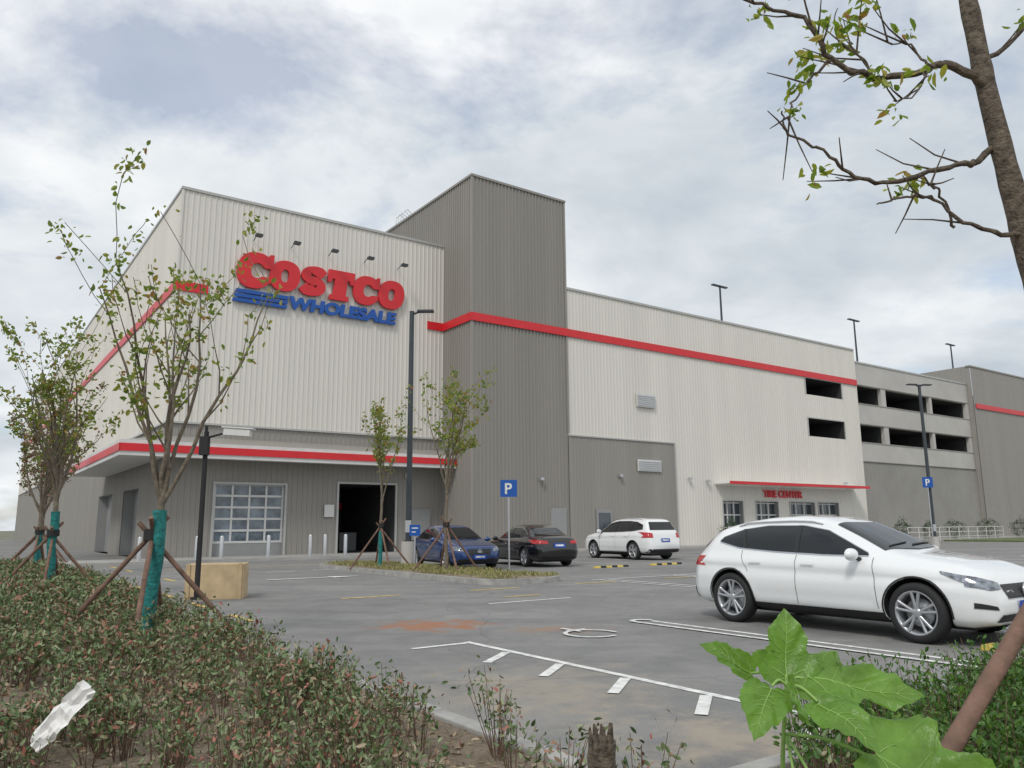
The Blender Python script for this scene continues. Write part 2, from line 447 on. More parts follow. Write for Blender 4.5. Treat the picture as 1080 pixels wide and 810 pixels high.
ribbed(g2,69.9,112,0,16,YT-.25,m_grey,pitch=.4)
ribbed(g2,YT-.25,30,0,16,69.9,m_grey,'y',pitch=.4)
ribbed(g2,YT,YG+.1,0,HB,XB1,m_light,'y',out=1)
g2.obj('garage_cladding',B)
rc=MB([m_inside,m_flash])
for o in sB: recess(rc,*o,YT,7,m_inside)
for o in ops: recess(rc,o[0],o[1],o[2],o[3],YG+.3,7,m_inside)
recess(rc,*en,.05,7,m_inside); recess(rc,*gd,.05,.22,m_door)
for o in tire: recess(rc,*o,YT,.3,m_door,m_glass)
for a,b,z0,z1 in lo:
    rc.add([(.05,a,z0),(.05,b,z0),(.05,b,z1),(.05,a,z1),(.6,a,z0),(.6,b,z0),(.6,b,z1),(.6,a,z1)],[(0,4,5,1),(1,5,6,2),(2,6,7,3),(3,7,4,0),(4,7,6,5)],m_door)
rc.obj('opening_recesses',B)
si=MB([m_white,m_red,m_alu])
si.box(8.9,9.7,5.0,5.6,.12,1.9,m_alu); si.box(10.2,11.2,4.2,4.6,.12,1.1,m_door); si.box(8.5,11.3,6.6,6.7,2.4,2.8,m_red)
si.obj('entrance_interior',B)
tr=MB([m_flash])
def cap(x0,x1,y0,y1,z,m=m_flash): tr.box(x0,x1,y0,y1,z-.08,z+.05,m)
cap(-.07,14.24,-.08,.3,Hm); cap(-.07,.3,.31,92,Hm)
cap(XT0-.1,XT1+.1,YT-.1,YT+.25,HT,m_grey); cap(XT0-.1,XT0+.25,YT+.26,9,HT,m_grey); cap(XT1-.25,XT1+.1,YT+.26,9,HT,m_grey)
cap(XT1+.02,XB1+.04,YT-.08,YT+.3,HB); cap(XB1+.05,69.85,YG-.06,YG+.34,14.32); cap(69.8,112,YT-.33,YT+.1,16,m_grey)
tr.box(-.06,14.25,-.06,.04,6.08,6.17,m_flash); tr.box(-.06,.04,.05,92,6.08,6.17,m_flash)
tr.box(XT1+.07,29.45,YT-.12,YT-.01,6.42,6.5,m_flash); tr.box(29.38,29.46,YT-.12,YT-.01,0.1,6.41,m_flash)
tr.box(XT0-.07,XT0+.05,YT-.07,YT+.05,.1,HT-.11,m_grey); tr.box(-.05,.05,-.06,.05,6.18,Hm-.11,m_light)
tr.box(-.01,.09,.0,.1,.1,6.07,m_grey); tr.box(XT1-.05,XT1+.065,YT-.075,YT+.05,6.6,HT-.11,m_grey)
tr.box(XB1-.05,XB1+.05,YT-.06,YT+.05,.1,HB-.11,m_light)
for a,b,z0,z1 in sB+tire:
    for (x0,x1,w0,w1) in ((a-.08,a,z0,z1),(b,b+.08,z0,z1),(a-.08,b+.08,z1,z1+.08)): tr.box(x0,x1,YT-.06,YT+.05,w0,w1,m_flash)
for a,b,z0,z1 in (gd,en):
    for (x0,x1,w0,w1) in ((a-.1,a,z0,z1),(b,b+.1,z0,z1),(a-.1,b+.1,z1,z1+.1)): tr.box(x0,x1,-.03,.06,w0,w1,m_flash)
tr.obj('flashings',B)
rf=MB([m_roof])
rf.box(.3,14.25,.3,92,16.2,16.6,m_roof); rf.box(14.35,60,9.05,92,16.2,16.6,m_roof); rf.box(XT0+.2,XT1-.2,YT+.2,8.9,HT-.8,HT-.5,m_roof)
rf.box(XT1+.05,112,YT+.5,92,13.0,13.4,m_roof); rf.box(-.0,112,92.05,92.3,0,16.2,m_concd); rf.box(112.02,112.3,-2.5,92,0,15.5,m_grey)
rf.box(14.34,14.5,9.0,60,12.8,16.9,m_light)
rf.obj('roofs',B)
st=MB([m_red]); z0,z1=12.25,12.70
st.box(-.09,1.4,-.09,-.045,z0,z1,m_red); st.box(-.09,-.045,-.04,92,z0,z1,m_red)
st.box(13.2,14.22,-.09,-.045,z0,z1,m_red); st.box(XT0-.12,XT0-.07,YT-.07,-.1,z0,z1,m_red)
st.box(XT0-.12,XT1+.1,YT-.13,YT-.076,z0,z1,m_red); st.box(XT1+.102,XB1+.05,YT-.11,YT-.066,z0,z1,m_red)
st.box(70.2,112,YT-.36,YT-.31,z0-.3,z1-.3,m_red)
st.obj('red_stripe',B)
cn=MB([m_white])
cn.box(-2,14.2,-1.5,.0,4.5,4.56,m_white); cn.box(-2,14.22,-1.55,-1.5,4.42,5.08,m_white); cn.box(-2.05,-2.002,-1.55,16,4.42,5.08,m_white)
cn.box(-2,0,0.002,16,4.5,4.56,m_white)
cn.box(-2.08,14.22,-1.60,-1.553,4.60,4.92,m_red); cn.box(-2.10,-2.053,-1.60,16,4.60,4.92,m_red)
cn.add([(-2,-1.5,5.06),(14.2,-1.5,5.06),(14.2,.04,5.5),(0.0,.04,5.5)],[(0,1,2,3)],m_grey)
cn.add([(-2,-1.5,5.06),(0,.04,5.5),(0,16,5.5),(-2,16,5.06)],[(0,1,2,3)],m_grey)
cn.box(33.1,49.1,YT-1.3,YT-.05,3.98,4.04,m_white); cn.box(33.05,49.15,YT-1.36,YT-1.302,3.95,4.14,m_red)
cn.obj('canopies',B)
rd=MB([m_white,m_glassl,m_door])
x0,x1=gd[0],gd[1]; zz=np.linspace(.75,3.4,6)
rd.box(x0,x1,.2,.25,.12,.75,m_door)
rd.box(x0,x1,.235,.25,.755,3.4,m_glassl)
for z in zz: rd.box(x0,x1,.18,.23,z-.05,z+.05-(.05 if z>3.3 else 0),m_white)
for x in np.linspace(x0+.05,x1-.05,5): rd.box(x-.045,x+.045,.185,.228,.75,3.39,m_white)
for a,b,e,f in tire:
    for z in np.linspace(e+.3,f-.1,4): rd.box(a,b,YT+.2,YT+.24,z-.04,z+.04,m_white)
    for x in np.linspace(a,b,4)[1:-1]: rd.box(x-.04,x+.04,YT+.19,YT+.23,e,f,m_white)
rd.obj('roller_doors',B)
ft=MB([m_white])
for a,b,e,f in ((26.2,27.8,8.55,9.4),(26.1,28.1,4.6,5.3)):
    ft.box(a,b,YT-.16,YT-.10,e,f,m_white)
    for z in np.arange(e+.08,f-.05,.12): ft.box(a+.06,b-.06,YT-.2,YT-.163,z,z+.05,m_alu)
ft.box(19.4,20.5,YT-.12,YT-.065,.12,2.35,m_door); ft.box(22.7,23.9,YT-.14,YT-.09,.12,2.3,m_door); ft.box(22.85,23.75,YT-.16,YT-.142,1.1,2.1,m_glass)
ft.box(12.4,13.5,-.08,.0,.12,2.3,m_door); ft.box(7.55,8.05,-.06,0,1.9,2.5,m_white)
ft.box(12.0,12.25,-.14,0,3.9,4.2,m_white)
for x in (18.6,24.5,30.5,32.2,47.8): 
    ft.box(x,x+.22,YT-.3,YT-.1,3.6+((x*7)%1)*1.2,3.75+((x*7)%1)*1.2,m_alu)
for x in (3.4,5.3,7.3,9.3,11.3):
    ft.tube([(x,-.04,15.35),(x,-.7,15.55),(x,-.85,15.45)],[.02,.02,.02],m_pole,6)
    ft.box(x-.16,x+.16,-1.02,-.75,15.3,15.42,m_pole)
for k in range(4):
    y=6.2+k*.35
    ft.tube([(14.8,y,HT+.05),(14.8,y,HT+1.1),(15.1,y,HT+1.35),(15.4,y,HT+1.1),(15.4,y,HT+.05)],[.025]*5,m_alu,5)
for z in (.5,1.0): ft.tube([(14.8,6.2,HT+z),(14.8,7.25,HT+z)],[.02]*2,m_alu,5)
ft.obj('wall_fittings',B)
for x in (45.8,66.6,86.7):
    mb=MB([m_pole]); mb.tube([(0,0,13.4),(0,0,22)],[.12,.08],m_pole,8); mb.box(-1.0,.9,-.14,.14,21.95,22.05,m_pole)
    o=mb.obj('roof_lamp_post',B); o.location=(x,6,0)

# lettering
def crom(pts,n=8):
    pts=[Vector(p) for p in pts]; P=[pts[0]]+pts+[pts[-1]]; out=[]
    for i in range(1,len(P)-2):
        for k in range(n):
            t_=k/n; a,b,c,d=P[i-1],P[i],P[i+1],P[i+2]
            out.append(.5*((2*b)+(-a+c)*t_+(2*a-5*b+4*c-d)*t_*t_+(-a+3*b-3*c+d)*t_**3))
    out.append(pts[-1]); return out
def ell(cx,cy,rx,ry,a0,a1,n,e=2.3):
    o=[]
    for i in range(n+1):
        a=rad(a0+(a1-a0)*i/n); c_,s_=math.cos(a),math.sin(a)
        o.append((cx+rx*math.copysign(abs(c_)**(2/e),c_),cy+ry*math.copysign(abs(s_)**(2/e),s_)))
    return o
def glyph(ch):
    if ch=='O': return [ell(.5,.5,.52,.5,0,352,44),ell(.5,.5,.135,.21,0,350,36)]
    if ch=='C': 
        out=ell(.5,.5,.52,.5,32,328,36); inn=ell(.56,.5,.18,.21,318,42,28)
        return [[(1.0,.60),(.99,1.0),(.88,1.0)]+out[3:]+[(1.0,.18),(.97,.36)]+inn+[(.78,.60)]]
    if ch=='T': return [[(.0,1),(1,1),(1,.58),(.86,.58),(.82,.70),(.74,.70),(.74,.18),(.86,.16),(.86,0),(.14,0),(.14,.16),(.26,.18),(.26,.70),(.18,.70),(.14,.58),(0,.58)]]
    if ch=='S':
        cl=crom([(.84,.70),(.72,.80),(.50,.82),(.28,.77),(.22,.67),(.36,.58),(.6,.48),(.78,.37),(.76,.24),(.52,.18),(.28,.19),(.14,.31)])
        L_=[];R_=[]
        for i,p in enumerate(cl):
            d=(cl[min(i+1,len(cl)-1)]-cl[max(0,i-1)]).normalized(); n_=Vector((-d.y,d.x)); w=.172
            L_.append(tuple(p+n_*w)); R_.append(tuple(p-n_*w))
        return [L_+R_[::-1]]
def curve_obj(name,polys,ext,mat,parent):
    cu=bpy.data.curves.new(name,'CURVE'); cu.dimensions='2D'; cu.fill_mode='BOTH'; cu.extrude=ext
    for p in polys:
        s=cu.splines.new('POLY'); s.points.add(len(p)-1); s.use_cyclic_u=True
        for i,q in enumerate(p): s.points[i].co=(q[0],q[1],0,1)
    cu.materials.append(mat); o=bpy.data.objects.new(name,cu); COL.objects.link(o); o.parent=parent
    o.rotation_euler=(rad(90),0,0); return o
adv=1.47; shear=.10
for i,ch in enumerate('COSTCO'):
    x0=2.72+i*adv; h=1.6; zb=12.98; w=1.46
    if i==0: h=1.85; zb=12.88; w=1.68; x0-=.14
    polys=[[((x0+x*w+shear*y*h),(zb+y*h)) for x,y in p] for p in glyph(ch)]
    o=curve_obj('logo_letter_'+ch.lower()+str(i),polys,.07,m_red,B); o.location=(0,-.16-.003*i,0)
for k in range(3):
    zb=12.12+k*.235; xs0=2.5+.06*k
    o=curve_obj('logo_bar_%d'%k,[[(xs0,zb),(5.15+.03*k,zb),(5.18+.03*k,zb+.175),(xs0+.04,zb+.175)]],.06,m_blue,B); o.location=(0,-.15,0)
def text(name,s,x,y,z,width,height,mat,parent,off=.03,ext=.03,sh=0,rot=(rad(90),0,0)):
    cu=bpy.data.curves.new(name,'FONT'); cu.body=s; cu.size=1; cu.extrude=ext; cu.offset=off; cu.shear=sh
    cu.materials.append(mat)
    o=bpy.data.objects.new(name,cu); COL.objects.link(o); bpy.context.view_layer.update()
    bb=o.bound_box; w=bb[6][0]-bb[0][0]; h=bb[6][1]-bb[0][1]
    o.parent=parent; o.rotation_euler=rot; o.scale=(width/w,height/h,1)
    o.location=(x-bb[0][0]*width/w,y,z-bb[0][1]*height/h); return o
text('logo_wholesale','WHOLESALE',5.28,-.15,12.14,5.95,.68,m_blue,B,.055,.05,.12)
text('tire_center_sign','TIRE CENTER',38.0,YT-.1,3.2,4.4,.5,m_red,B,.03,.04)

# ---------------------------------------------------------------- bollards, rails, signs, lamps
for x in (-1.2,1.0,2.0,4.0,5.9,6.6,7.6,12.0,13.2):
    mb=MB([m_alu]); mb.tube([(0,0,.1),(0,0,1.0),(0,0,1.05)],[.085,.085,.06],m_alu,14)
    o=mb.obj('bollard'); p=W(x,-2.6); o.location=(p[0],p[1],.02)
def railing(x0,x1,y,name='guard_railing'):
    mb=MB([m_white])
    n=int((x1-x0)/1.5)
    for i in range(n+1):
        x=x0+(x1-x0)*i/n; mb.tube([(x,0,0),(x,0,1.05)],[.03,.03],m_white,8)
    for z in (.35,.7,1.05): mb.tube([(x0,0,z),(x1,0,z)],[.025,.025],m_white,6)
    p=W(0,y); o=mb.obj(name); o.location=(p[0],p[1],0); o.rotation_euler=(0,0,ua)
railing(30.5,38,-6.2); railing(49,64,-7.0)
def lamp(name,loc,h,heads,rz,bh=.9):
    mb=MB([m_pole])
    mb.tube([(0,0,0),(0,0,bh)],[.24,.24],m_conc,16); mb.tube([(0,0,bh),(0,0,bh+.03)],[.17,.17],m_pole,12)
    mb.tube([(0,0,bh),(0,0,h)],[.105,.085],m_pole,14)
    mb.box(-.1,.1,-.11,-.08,bh+.3,bh+.7,m_alu)
    for s in heads:
        mb.tube([(0,0,h-.12),(s*.25,0,h-.02)],[.04,.04],m_pole,8)
        mb.box(min(s*.2,s*.78),max(s*.2,s*.78),-.14,.14,h-.03,h+.03,m_pole)
    o=mb.obj(name); o.location=loc; o.rotation_euler=(0,0,rz)
    return o
lamp('street_lamp',(-3.55,27.0,.0),8.95,(1,),rad(0))
lamp('street_lamp',(24.3,46,.0),9.5,(-1,1),rad(10),.6)
def parking_sign(loc,h,size,letter='P'):
    e=empty('parking_sign',loc)
    mb=MB([m_alu]); mb.tube([(0,0,0),(0,0,h)],[.03,.03],m_alu,10); mb.obj('post',e)
    mb=MB([m_blue]); s=size/2
    mb.box(-s,s,-.045,-.032,h-size,h,m_blue)
    mb.obj('panel',e)
    if letter: text('letter',letter,-size*.22,-.05,h-size*.83,size*.42,size*.64,m_paint,e,.02,.003)
    else:
        mb=MB([m_paint]); mb.box(-s*.6,s*.6,-.05,-.046,h-size*.35,h-size*.25,m_paint); mb.box(-s*.6,s*.2,-.05,-.046,h-size*.7,h-size*.6,m_paint); mb.obj('lines',e)
    return e
parking_sign((-.14,26.3,0),2.9,.56)
parking_sign((24.1,45.8,0),4.0,.6)
parking_sign((-3.28,26.6,0),1.45,.36,None)
mb=MB([m_black]); mb.tube([(0,0,.1),(0,0,3.2)],[.05,.045],m_black,12); mb.tube([(0,0,.1),(0,0,.14)],[.11,.11],m_black,12)
mb.tube([(0,0,3.08),(.3,0,3.16)],[.02,.02],m_black,8)
mb.box(.12,.62,-.07,.07,3.15,3.28,m_white,Matrix.Rotation(rad(4),4,'Y')); mb.box(.08,.68,-.09,.09,3.285,3.31,m_white,Matrix.Rotation(rad(4),4,'Y'))
mb.box(-.08,.08,-.13,.0,2.75,3.1,m_black); mb.tube([(.02,-.07,3.3),(.02,-.07,2.9)],[.03,.03],m_black,8)
o=mb.obj('security_camera_pole'); o.location=(-5.84,14.86,0)
mb=MB([m_ply]); mb.box(-.55,.55,-.4,.4,0,.68,m_ply)
for x in (-.53,.45): mb.box(x,x+.07,-.43,-.402,.0,.70,m_ply)
o=mb.obj('plywood_crate',bevel=.006); o.location=(-6.0,16.3,.0); o.rotation_euler=(0,0,rad(12))

# ---------------------------------------------------------------- trees
def make_tree(name,loc,height,th,spread,tr,nleaf,lsize,seed,leafmat,nl=6,stake=1.3,wrap=1.7,stake_r=1.0,lean=(0,0),bare=.0,top_off=(0,0)):
    R=random.Random(seed); mb=MB([m_bark,m_wrap,m_stake]); tw=[]
    leafp=[];leafd=[]
    pts=[];rs=[]
    for i in range(8):
        t_=i/7; pts.append(Vector((lean[0]*t_+R.uniform(-.02,.02),lean[1]*t_+R.uniform(-.02,.02),th*t_-.05*(i==0)))); rs.append(tr*(1-.35*t_)*(1.25 if i==0 else 1))
    top=pts[-1]
    def branch(p,d,L,r,depth,n):
        q=[p.copy()];rr=[r]; cur=p.copy(); dd=d.normalized()
        for i in range(n):
            dd=(dd+Vector((R.uniform(-.18,.18),R.uniform(-.18,.18),.10+R.uniform(-.05,.1)))).normalized()
            cur=cur+dd*(L/n); q.append(cur.copy()); rr.append(max(.0045,r*(1-.78*(i+1)/n)))
            if depth<2 and i>=1 and R.random()<(.85 if depth==0 else .4):
                sd=(dd+Vector((R.uniform(-1,1),R.uniform(-1,1),R.uniform(-.2,.5)))*.8).normalized()
                branch(cur,sd,L*R.uniform(.25,.45),rr[-1]*.6,depth+1,3)
            if (depth>0 or i>=n*.45) and R.random()>bare:
                for _ in range(R.randint(1,3)):
                    leafp.append(cur.copy()); leafd.append(dd.copy())
        tw.append((q,rr,5 if depth else 8))
        leafp.append(cur.copy());leafd.append(dd.copy())
    for i in range(nl):
        az=2*math.pi*i/nl+R.uniform(-.5,.5); tz=R.uniform(.72,1.0)
        k=min(6,int(tz*7)); p=pts[k].lerp(pts[k+1],tz*7-k)
        Lr=(height-p.z); sp=spread*R.uniform(.45,.95)
        d=Vector((math.cos(az)*sp,math.sin(az)*sp,Lr*.8))
        branch(p,d,math.sqrt(Lr*Lr+sp*sp)*R.uniform(.8,1.0),tr*.5,0,8)
    branch(top,Vector((0,0,1)),(height-th)*.8,tr*.6,0,7)
    mz=max(p.z for q,_,_ in tw for p in q); mr=sorted(math.hypot(p.x-top.x,p.y-top.y) for q,_,_ in tw for p in q); mr=mr[int(len(mr)*.96)]
    fz=(height-th*.8)/(mz-th*.8); fr=min(1.6,spread/mr)
    def fit(p):
        z=p.z
        if z>th*.8: z=th*.8+(z-th*.8)*fz
        g=min(1,max(0,(p.z-th*.7)/(.5)))
        k=1+(fr-1)*g; h_=max(0,(z-th)/(height-th))
        return Vector((top.x+(p.x-top.x)*k+top_off[0]*h_,top.y+(p.y-top.y)*k+top_off[1]*h_,z))
    pts=[fit(p) for p in pts]
    mb.tube(pts,rs,m_bark,12)
    for q,rr,n in tw: mb.tube([fit(p) for p in q],rr,m_bark,n,cap=False)
    if wrap:
        k=[p.copy() for p in pts if p.z<=wrap]
        mb.tube(k,[tr*1.22+R.uniform(-.008,.010) for _ in k],m_wrap,12)
    if stake:
        for i in range(4):
            az=rad(20)+i*math.pi/2+R.uniform(-.15,.15) ; c_,s_=math.cos(az),math.sin(az)
            a=Vector((c_*stake_r,s_*stake_r,-.05)); bq=Vector((-c_*.16,-s_*.16,stake+R.uniform(0,.15)))
            mb.tube([a,bq],[.033,.028],m_stake,8)
        mb.tube([(0,0,stake-.15),(0,0,stake-.02)],[tr*1.7,tr*1.7],m_black,10)
    P=np.array([list(fit(p)) for p in leafp]);D=np.array([list(p) for p in leafd])
    r_=np.random.default_rng(seed)
    cl=r_.random(len(P))**2.2+.03; cl/=cl.sum()
    idx=r_.choice(len(P),nleaf,p=cl)
    pos=P[idx]+r_.normal(size=(nleaf,3))*.06; dr=D[idx]*.2+r_.normal(size=(nleaf,3))*.6; dr[:,2]-=.35
    v,f=leaves_np(pos,dr,r_.uniform(.6,1.2,nleaf)*lsize,.62,seed=seed)
    mb.add(v.tolist(),f.tolist(),leafmat)
    o=mb.obj(name); o.location=loc; return o
make_tree('young_tree',(-4.3,9.5,.1),5.35,2.1,1.2,.062,1050,.085,21,m_leafA,6,stake_r=1.05,lean=(.12,0),bare=.3,top_off=(.15,0))
make_tree('young_tree',(-9.25,16,.1),6.1,2.3,1.3,.07,1600,.10,5,m_leafA,6,bare=.1)
make_tree('young_tree',(-14.6,24.5,.1),5.9,2.2,1.3,.07,1800,.12,8,m_leafR,6,wrap=1.5)
make_tree('young_tree',(-18.7,31.5,.1),6.2,2.2,1.5,.07,1700,.13,9,m_leafR,6,wrap=1.5)
make_tree('young_tree',(-22.8,38.5,.1),6.2,2.2,1.5,.07,1500,.15,12,m_leafR,6,wrap=0)
make_tree('young_tree',(-4.3,25.9,.13),5.4,2.6,1.15,.055,900,.12,31,m_leafA,5,wrap=1.2,stake=1.4,stake_r=1.0)
make_tree('young_tree',(-1.95,23.2,.13),5.8,2.9,1.3,.06,1200,.12,44,m_leafA,6,wrap=0,stake=1.4,stake_r=1.0)

# foreground tree at right
mb=MB([m_barkf])
FY=3.2
trunk=[(2.50,FY,0),(2.42,FY,.8),(2.33,FY,1.6),(2.235,FY,2.4),(2.19,FY,2.75),(2.125,FY,3.3),(2.09,FY,3.75),(2.0,FY,4.6),(2.0,FY+.1,5.6)]
tc_=crom(trunk,6); mb.tube(tc_,[.070-.045*i/len(tc_)+random.uniform(-.003,.003) for i in range(len(tc_))],m_barkf,14)
FL=[]
def br(pts,r0,r1,y0=0,dy=0,tw=0,lf=0):
    P=[Vector((p[0],FY+y0+dy*i/len(pts)+random.uniform(-.03,.03),p[1])) for i,p in enumerate(pts)]
    c_=crom(P,6); c_=[p+Vector((random.gauss(0,.005),random.gauss(0,.005),random.gauss(0,.005))) for p in c_]
    n=len(c_); mb.tube(c_,[(r0+(r1-r0)*(i/n)**.7)*random.uniform(.9,1.12) for i in range(n)],m_barkf,8)
    for k in range(tw):
        i=random.randint(int(n*.25),n-2); d=(c_[i+1]-c_[i]).normalized()
        sd=(d+Vector((random.uniform(-.6,.6),random.uniform(-.9,.9),random.uniform(-.6,1)))).normalized(); L=random.uniform(.08,.3)
        e1=c_[i]+sd*L*.5; e2=e1+(sd+Vector((0,0,random.uniform(-.2,.4)))).normalized()*L*.5
        mb.tube([c_[i],e1,e2],[.005,.0035,.002],m_barkf,5)
        if random.random()<lf: FL.append(e2)
    return c_
br([(2.10,3.30),(1.95,3.38),(1.857,3.36),(1.62,3.31),(1.41,3.39),(1.29,3.56),(1.11,3.63),(.90,3.735),(.7,3.9)],.022,.004,0,-.15,tw=15,lf=.6)
br([(2.14,3.02),(2.03,2.93),(1.915,2.90),(1.66,2.82),(1.474,2.84),(1.338,2.95),(1.198,3.03),(1.17,3.12)],.018,.003,0,-.1,tw=9,lf=.12)
br([(2.21,2.6),(2.083,2.58),(1.927,2.64),(1.80,2.74),(1.66,2.74),(1.53,2.69)],.014,.003,0,-.15,tw=5,lf=.2)
br([(1.927,2.64),(1.84,2.78),(1.79,2.80),(1.72,2.83)],.007,.003,0,-.1,tw=4,lf=.7)
br([(1.41,3.39),(1.30,3.28),(1.22,3.16),(1.20,3.08)],.008,.002,-.05,-.05,tw=6,lf=.7)
br([(1.62,3.31),(1.55,3.42),(1.50,3.55),(1.5,3.7)],.008,.002,-.05,.1,tw=6,lf=.7)
br([(1.857,3.36),(1.80,3.48),(1.72,3.55)],.007,.002,-.05,.1,tw=5,lf=.7)
br([(1.857,3.36),(1.80,3.26),(1.70,3.22)],.006,.002,-.05,.1,tw=4,lf=.7)
br([(2.05,3.8),(1.9,3.95),(1.6,4.1),(1.3,4.15)],.016,.003,0,-.2,tw=8,lf=.5)
br([(2.12,3.4),(2.3,3.55),(2.5,3.8)],.014,.004,0,0,tw=5,lf=.6)
mb.tube([(.62,2.28,0),(1.435,2.7,.70),(1.82,2.9,1.03),(2.42,3.21,1.55)],[.032,.030,.030,.028],m_stake,10)
mb.tube([(3.2,2.6,0),(2.35,3.15,1.55)],[.036,.03],m_stake,10); mb.tube([(2.9,4.3,0),(2.38,3.2,1.55)],[.036,.03],m_stake,10)
K9=12
n=len(FL)*K9; r_=np.random.default_rng(4); idx=np.repeat(np.arange(len(FL)),K9)
pos=np.array([list(p) for p in FL])[idx]+r_.normal(size=(n,3))*.028; dr=r_.normal(size=(n,3)); dr[:,2]-=.6
v,f=leaves_np(pos,dr,r_.uniform(.03,.07,n),.5,seed=5)
mb.add(v.tolist(),f.tolist(),LEAF('leaf_near',[(0,(.12,.20,.03)),(.5,(.25,.33,.055)),(.9,(.42,.40,.08)),(1,(.38,.20,.07))],.45))
mb.obj('roadside_tree')

# ---------------------------------------------------------------- shrubs
def shrub_mass(name,centers,hs,rad_,nleaf,lsize,mats,seed,twigs=9,wd=.45):
    r_=np.random.default_rng(seed); LP=[];LD=[];LS=[];S0=[];S1=[];SR=[]
    for (x,y),h,nlf,ls in zip(centers,hs,nleaf,lsize):
        k=twigs; az=r_.uniform(0,6.283,k); sp=r_.uniform(.15,1,k)*rad_
        b0=np.array([[x,y,.1]])+np.stack([np.cos(az)*.03,np.sin(az)*.03,np.zeros(k)],1)
        tip=np.stack([x+np.cos(az)*sp,y+np.sin(az)*sp,.1+h*r_.uniform(.65,1.08,k)],1)
        S0.append(b0);S1.append(tip);SR.append(np.full(k,.0035))
        q=r_.integers(0,k,nlf); t_=r_.uniform(.35,1.03,nlf)**.6
        p=b0[q]*(1-t_[:,None])+tip[q]*t_[:,None]+r_.normal(size=(nlf,3))*.04
        d=(tip[q]-b0[q]); d/=np.linalg.norm(d,axis=1,keepdims=True)
        dl=d*.35+r_.normal(size=(nlf,3))*.6
        LP.append(p); LD.append(dl); LS.append(r_.uniform(.55,1.2,nlf)*ls)
    v,f=leaves_np(np.concatenate(LP),np.concatenate(LD),np.concatenate(LS),wd,seed=seed)
    sv,sf=stems_np(np.concatenate(S0),np.concatenate(S1),np.concatenate(SR))
    return np_mesh(name,[(v,f,0),(sv,sf,1)],mats)
def gapf(x,y): return math.sin(x*1.7+y*.9)+math.sin(x*.8-y*2.1+1)+.6*math.sin(x*4+y*3)
def field(n,a0,a1,b0,b1,seed,gap):
    r_=np.random.default_rng(seed); out=[]
    for _ in range(n):
        a=r_.uniform(a0,a1); b_=r_.uniform(b0,b1); x,y=Kp(a,b_)
        if y<1.9 or abs(x)>.82*y+1.0: continue
        if gapf(x,y)<gap and y<8 and r_.random()<.75: continue
        out.append((x,y))
    return out
c=field(4700,-9,.15,-3.2,27,1,-.8)
d_=[math.hypot(*p) for p in c]
r_=np.random.default_rng(2)
hs=[r_.uniform(.24,.42)*(1.15 if r_.random()<.12 else 1) for q in d_]
nlf=[85 if q<7 else (60 if q<12 else 42) for q in d_]
ls=[.040 if q<5 else (.047 if q<7 else (.060 if q<12 else .085)) for q in d_]
print('shrubs',len(c),sum(nlf))
shrub_mass('ground_cover_shrubs',c,hs,.2,nlf,ls,[m_shrub,m_twig],3)
c=[Kp(r_.uniform(.9,6.5),r_.uniform(-1.6,.15)) for _ in range(400)]
shrub_mass('privet_hedge',c,[r_.uniform(.32,.52) for _ in c],.2,[120]*len(c),[.040]*len(c),[m_priv,m_twig],7)
n=14000; ab=np.stack([r_.uniform(-5.5,2,n),r_.uniform(-3,6,n)],1); p=np.array([.6,3.5,0])+ab[:,:1]*U+ab[:,1:]*V; p[:,2]=.105+r_.uniform(0,.02,n)
ok=((ab[:,0]<.25)|(ab[:,1]<.25)); p=p[ok]; n=len(p); dd=r_.normal(size=(n,3)); dd[:,2]*=.15
lv=leaves_np(p,dd,r_.uniform(.02,.06,n),.4,seed=8)
np_mesh('leaf_litter',[(*lv,0)],[LEAF('dry_leaf',[(0,(.18,.13,.08)),(.6,(.36,.28,.18)),(1,(.52,.44,.33))],0)])

mb=MB([m_stake]); mb.tube([(0,0,0),(.01,0,.3),(0,.01,.5),(.01,0,.56)],[.055,.05,.052,.045],m_barkf,12)
for k in range(9):
    a=k*.7; mb.tube([(.035*math.cos(a),.035*math.sin(a),.52),(.04*math.cos(a),.04*math.sin(a),.58+random.uniform(0,.05))],[.014,.004],m_barkf,5)
o=mb.obj('tree_stump'); o.location=(.31,3.0,.06)
bm=bmesh.new(); r2=random.Random(3); gx,gy=12,6; gv=[[bm.verts.new(((i/gx-.5)*.36,(j/gy-.5)*.13*(1-.5*abs(i/gx-.5)),r2.uniform(-.018,.022))) for j in range(gy+1)] for i in range(gx+1)]
for i in range(gx):
    for j in range(gy): bm.faces.new((gv[i][j],gv[i+1][j],gv[i+1][j+1],gv[i][j+1]))
me=bpy.data.meshes.new('litter'); bm.to_mesh(me); bm.free(); me.materials.append(m_litter)
o=bpy.data.objects.new('paper_litter',me); COL.objects.link(o); o.location=(-2.27,4.15,.46); o.rotation_euler=(rad(60),rad(-50),rad(15))

def bush(name,p,r,h,n,seed,mat=m_hedge,ls=.09):
    g=np.random.default_rng(seed); q=g.normal(size=(n,3)); q/=np.linalg.norm(q,axis=1,keepdims=True); q*=g.uniform(.5,1,(n,1))**.5
    lump=1+.25*np.sin(q[:,:1]*5+seed)+.2*np.sin(q[:,2:]*7)
    pos=q*lump*np.array([r,r,h/2])+np.array([p[0],p[1],h/2+.1])
    v,f=leaves_np(pos,q+g.normal(size=(n,3))*.5,g.uniform(.6,1.3,n)*ls,.6,seed=seed); return np_mesh(name,[(v,f,0)],[mat])
for i,(x,y,r,h) in enumerate([(24.8,-4.5,.55,1.5),(32.6,-4.5,.6,1.7),(52,-5,.6,1.6),(56,-5,.5,1.4),(60,-5,.6,1.6),(66,-5,.7,1.7),(48.8,-4.4,.4,1.2),(72,-5,.7,1.7)]):
    bush('clipped_bush',W(x,y),r,h,900,i)

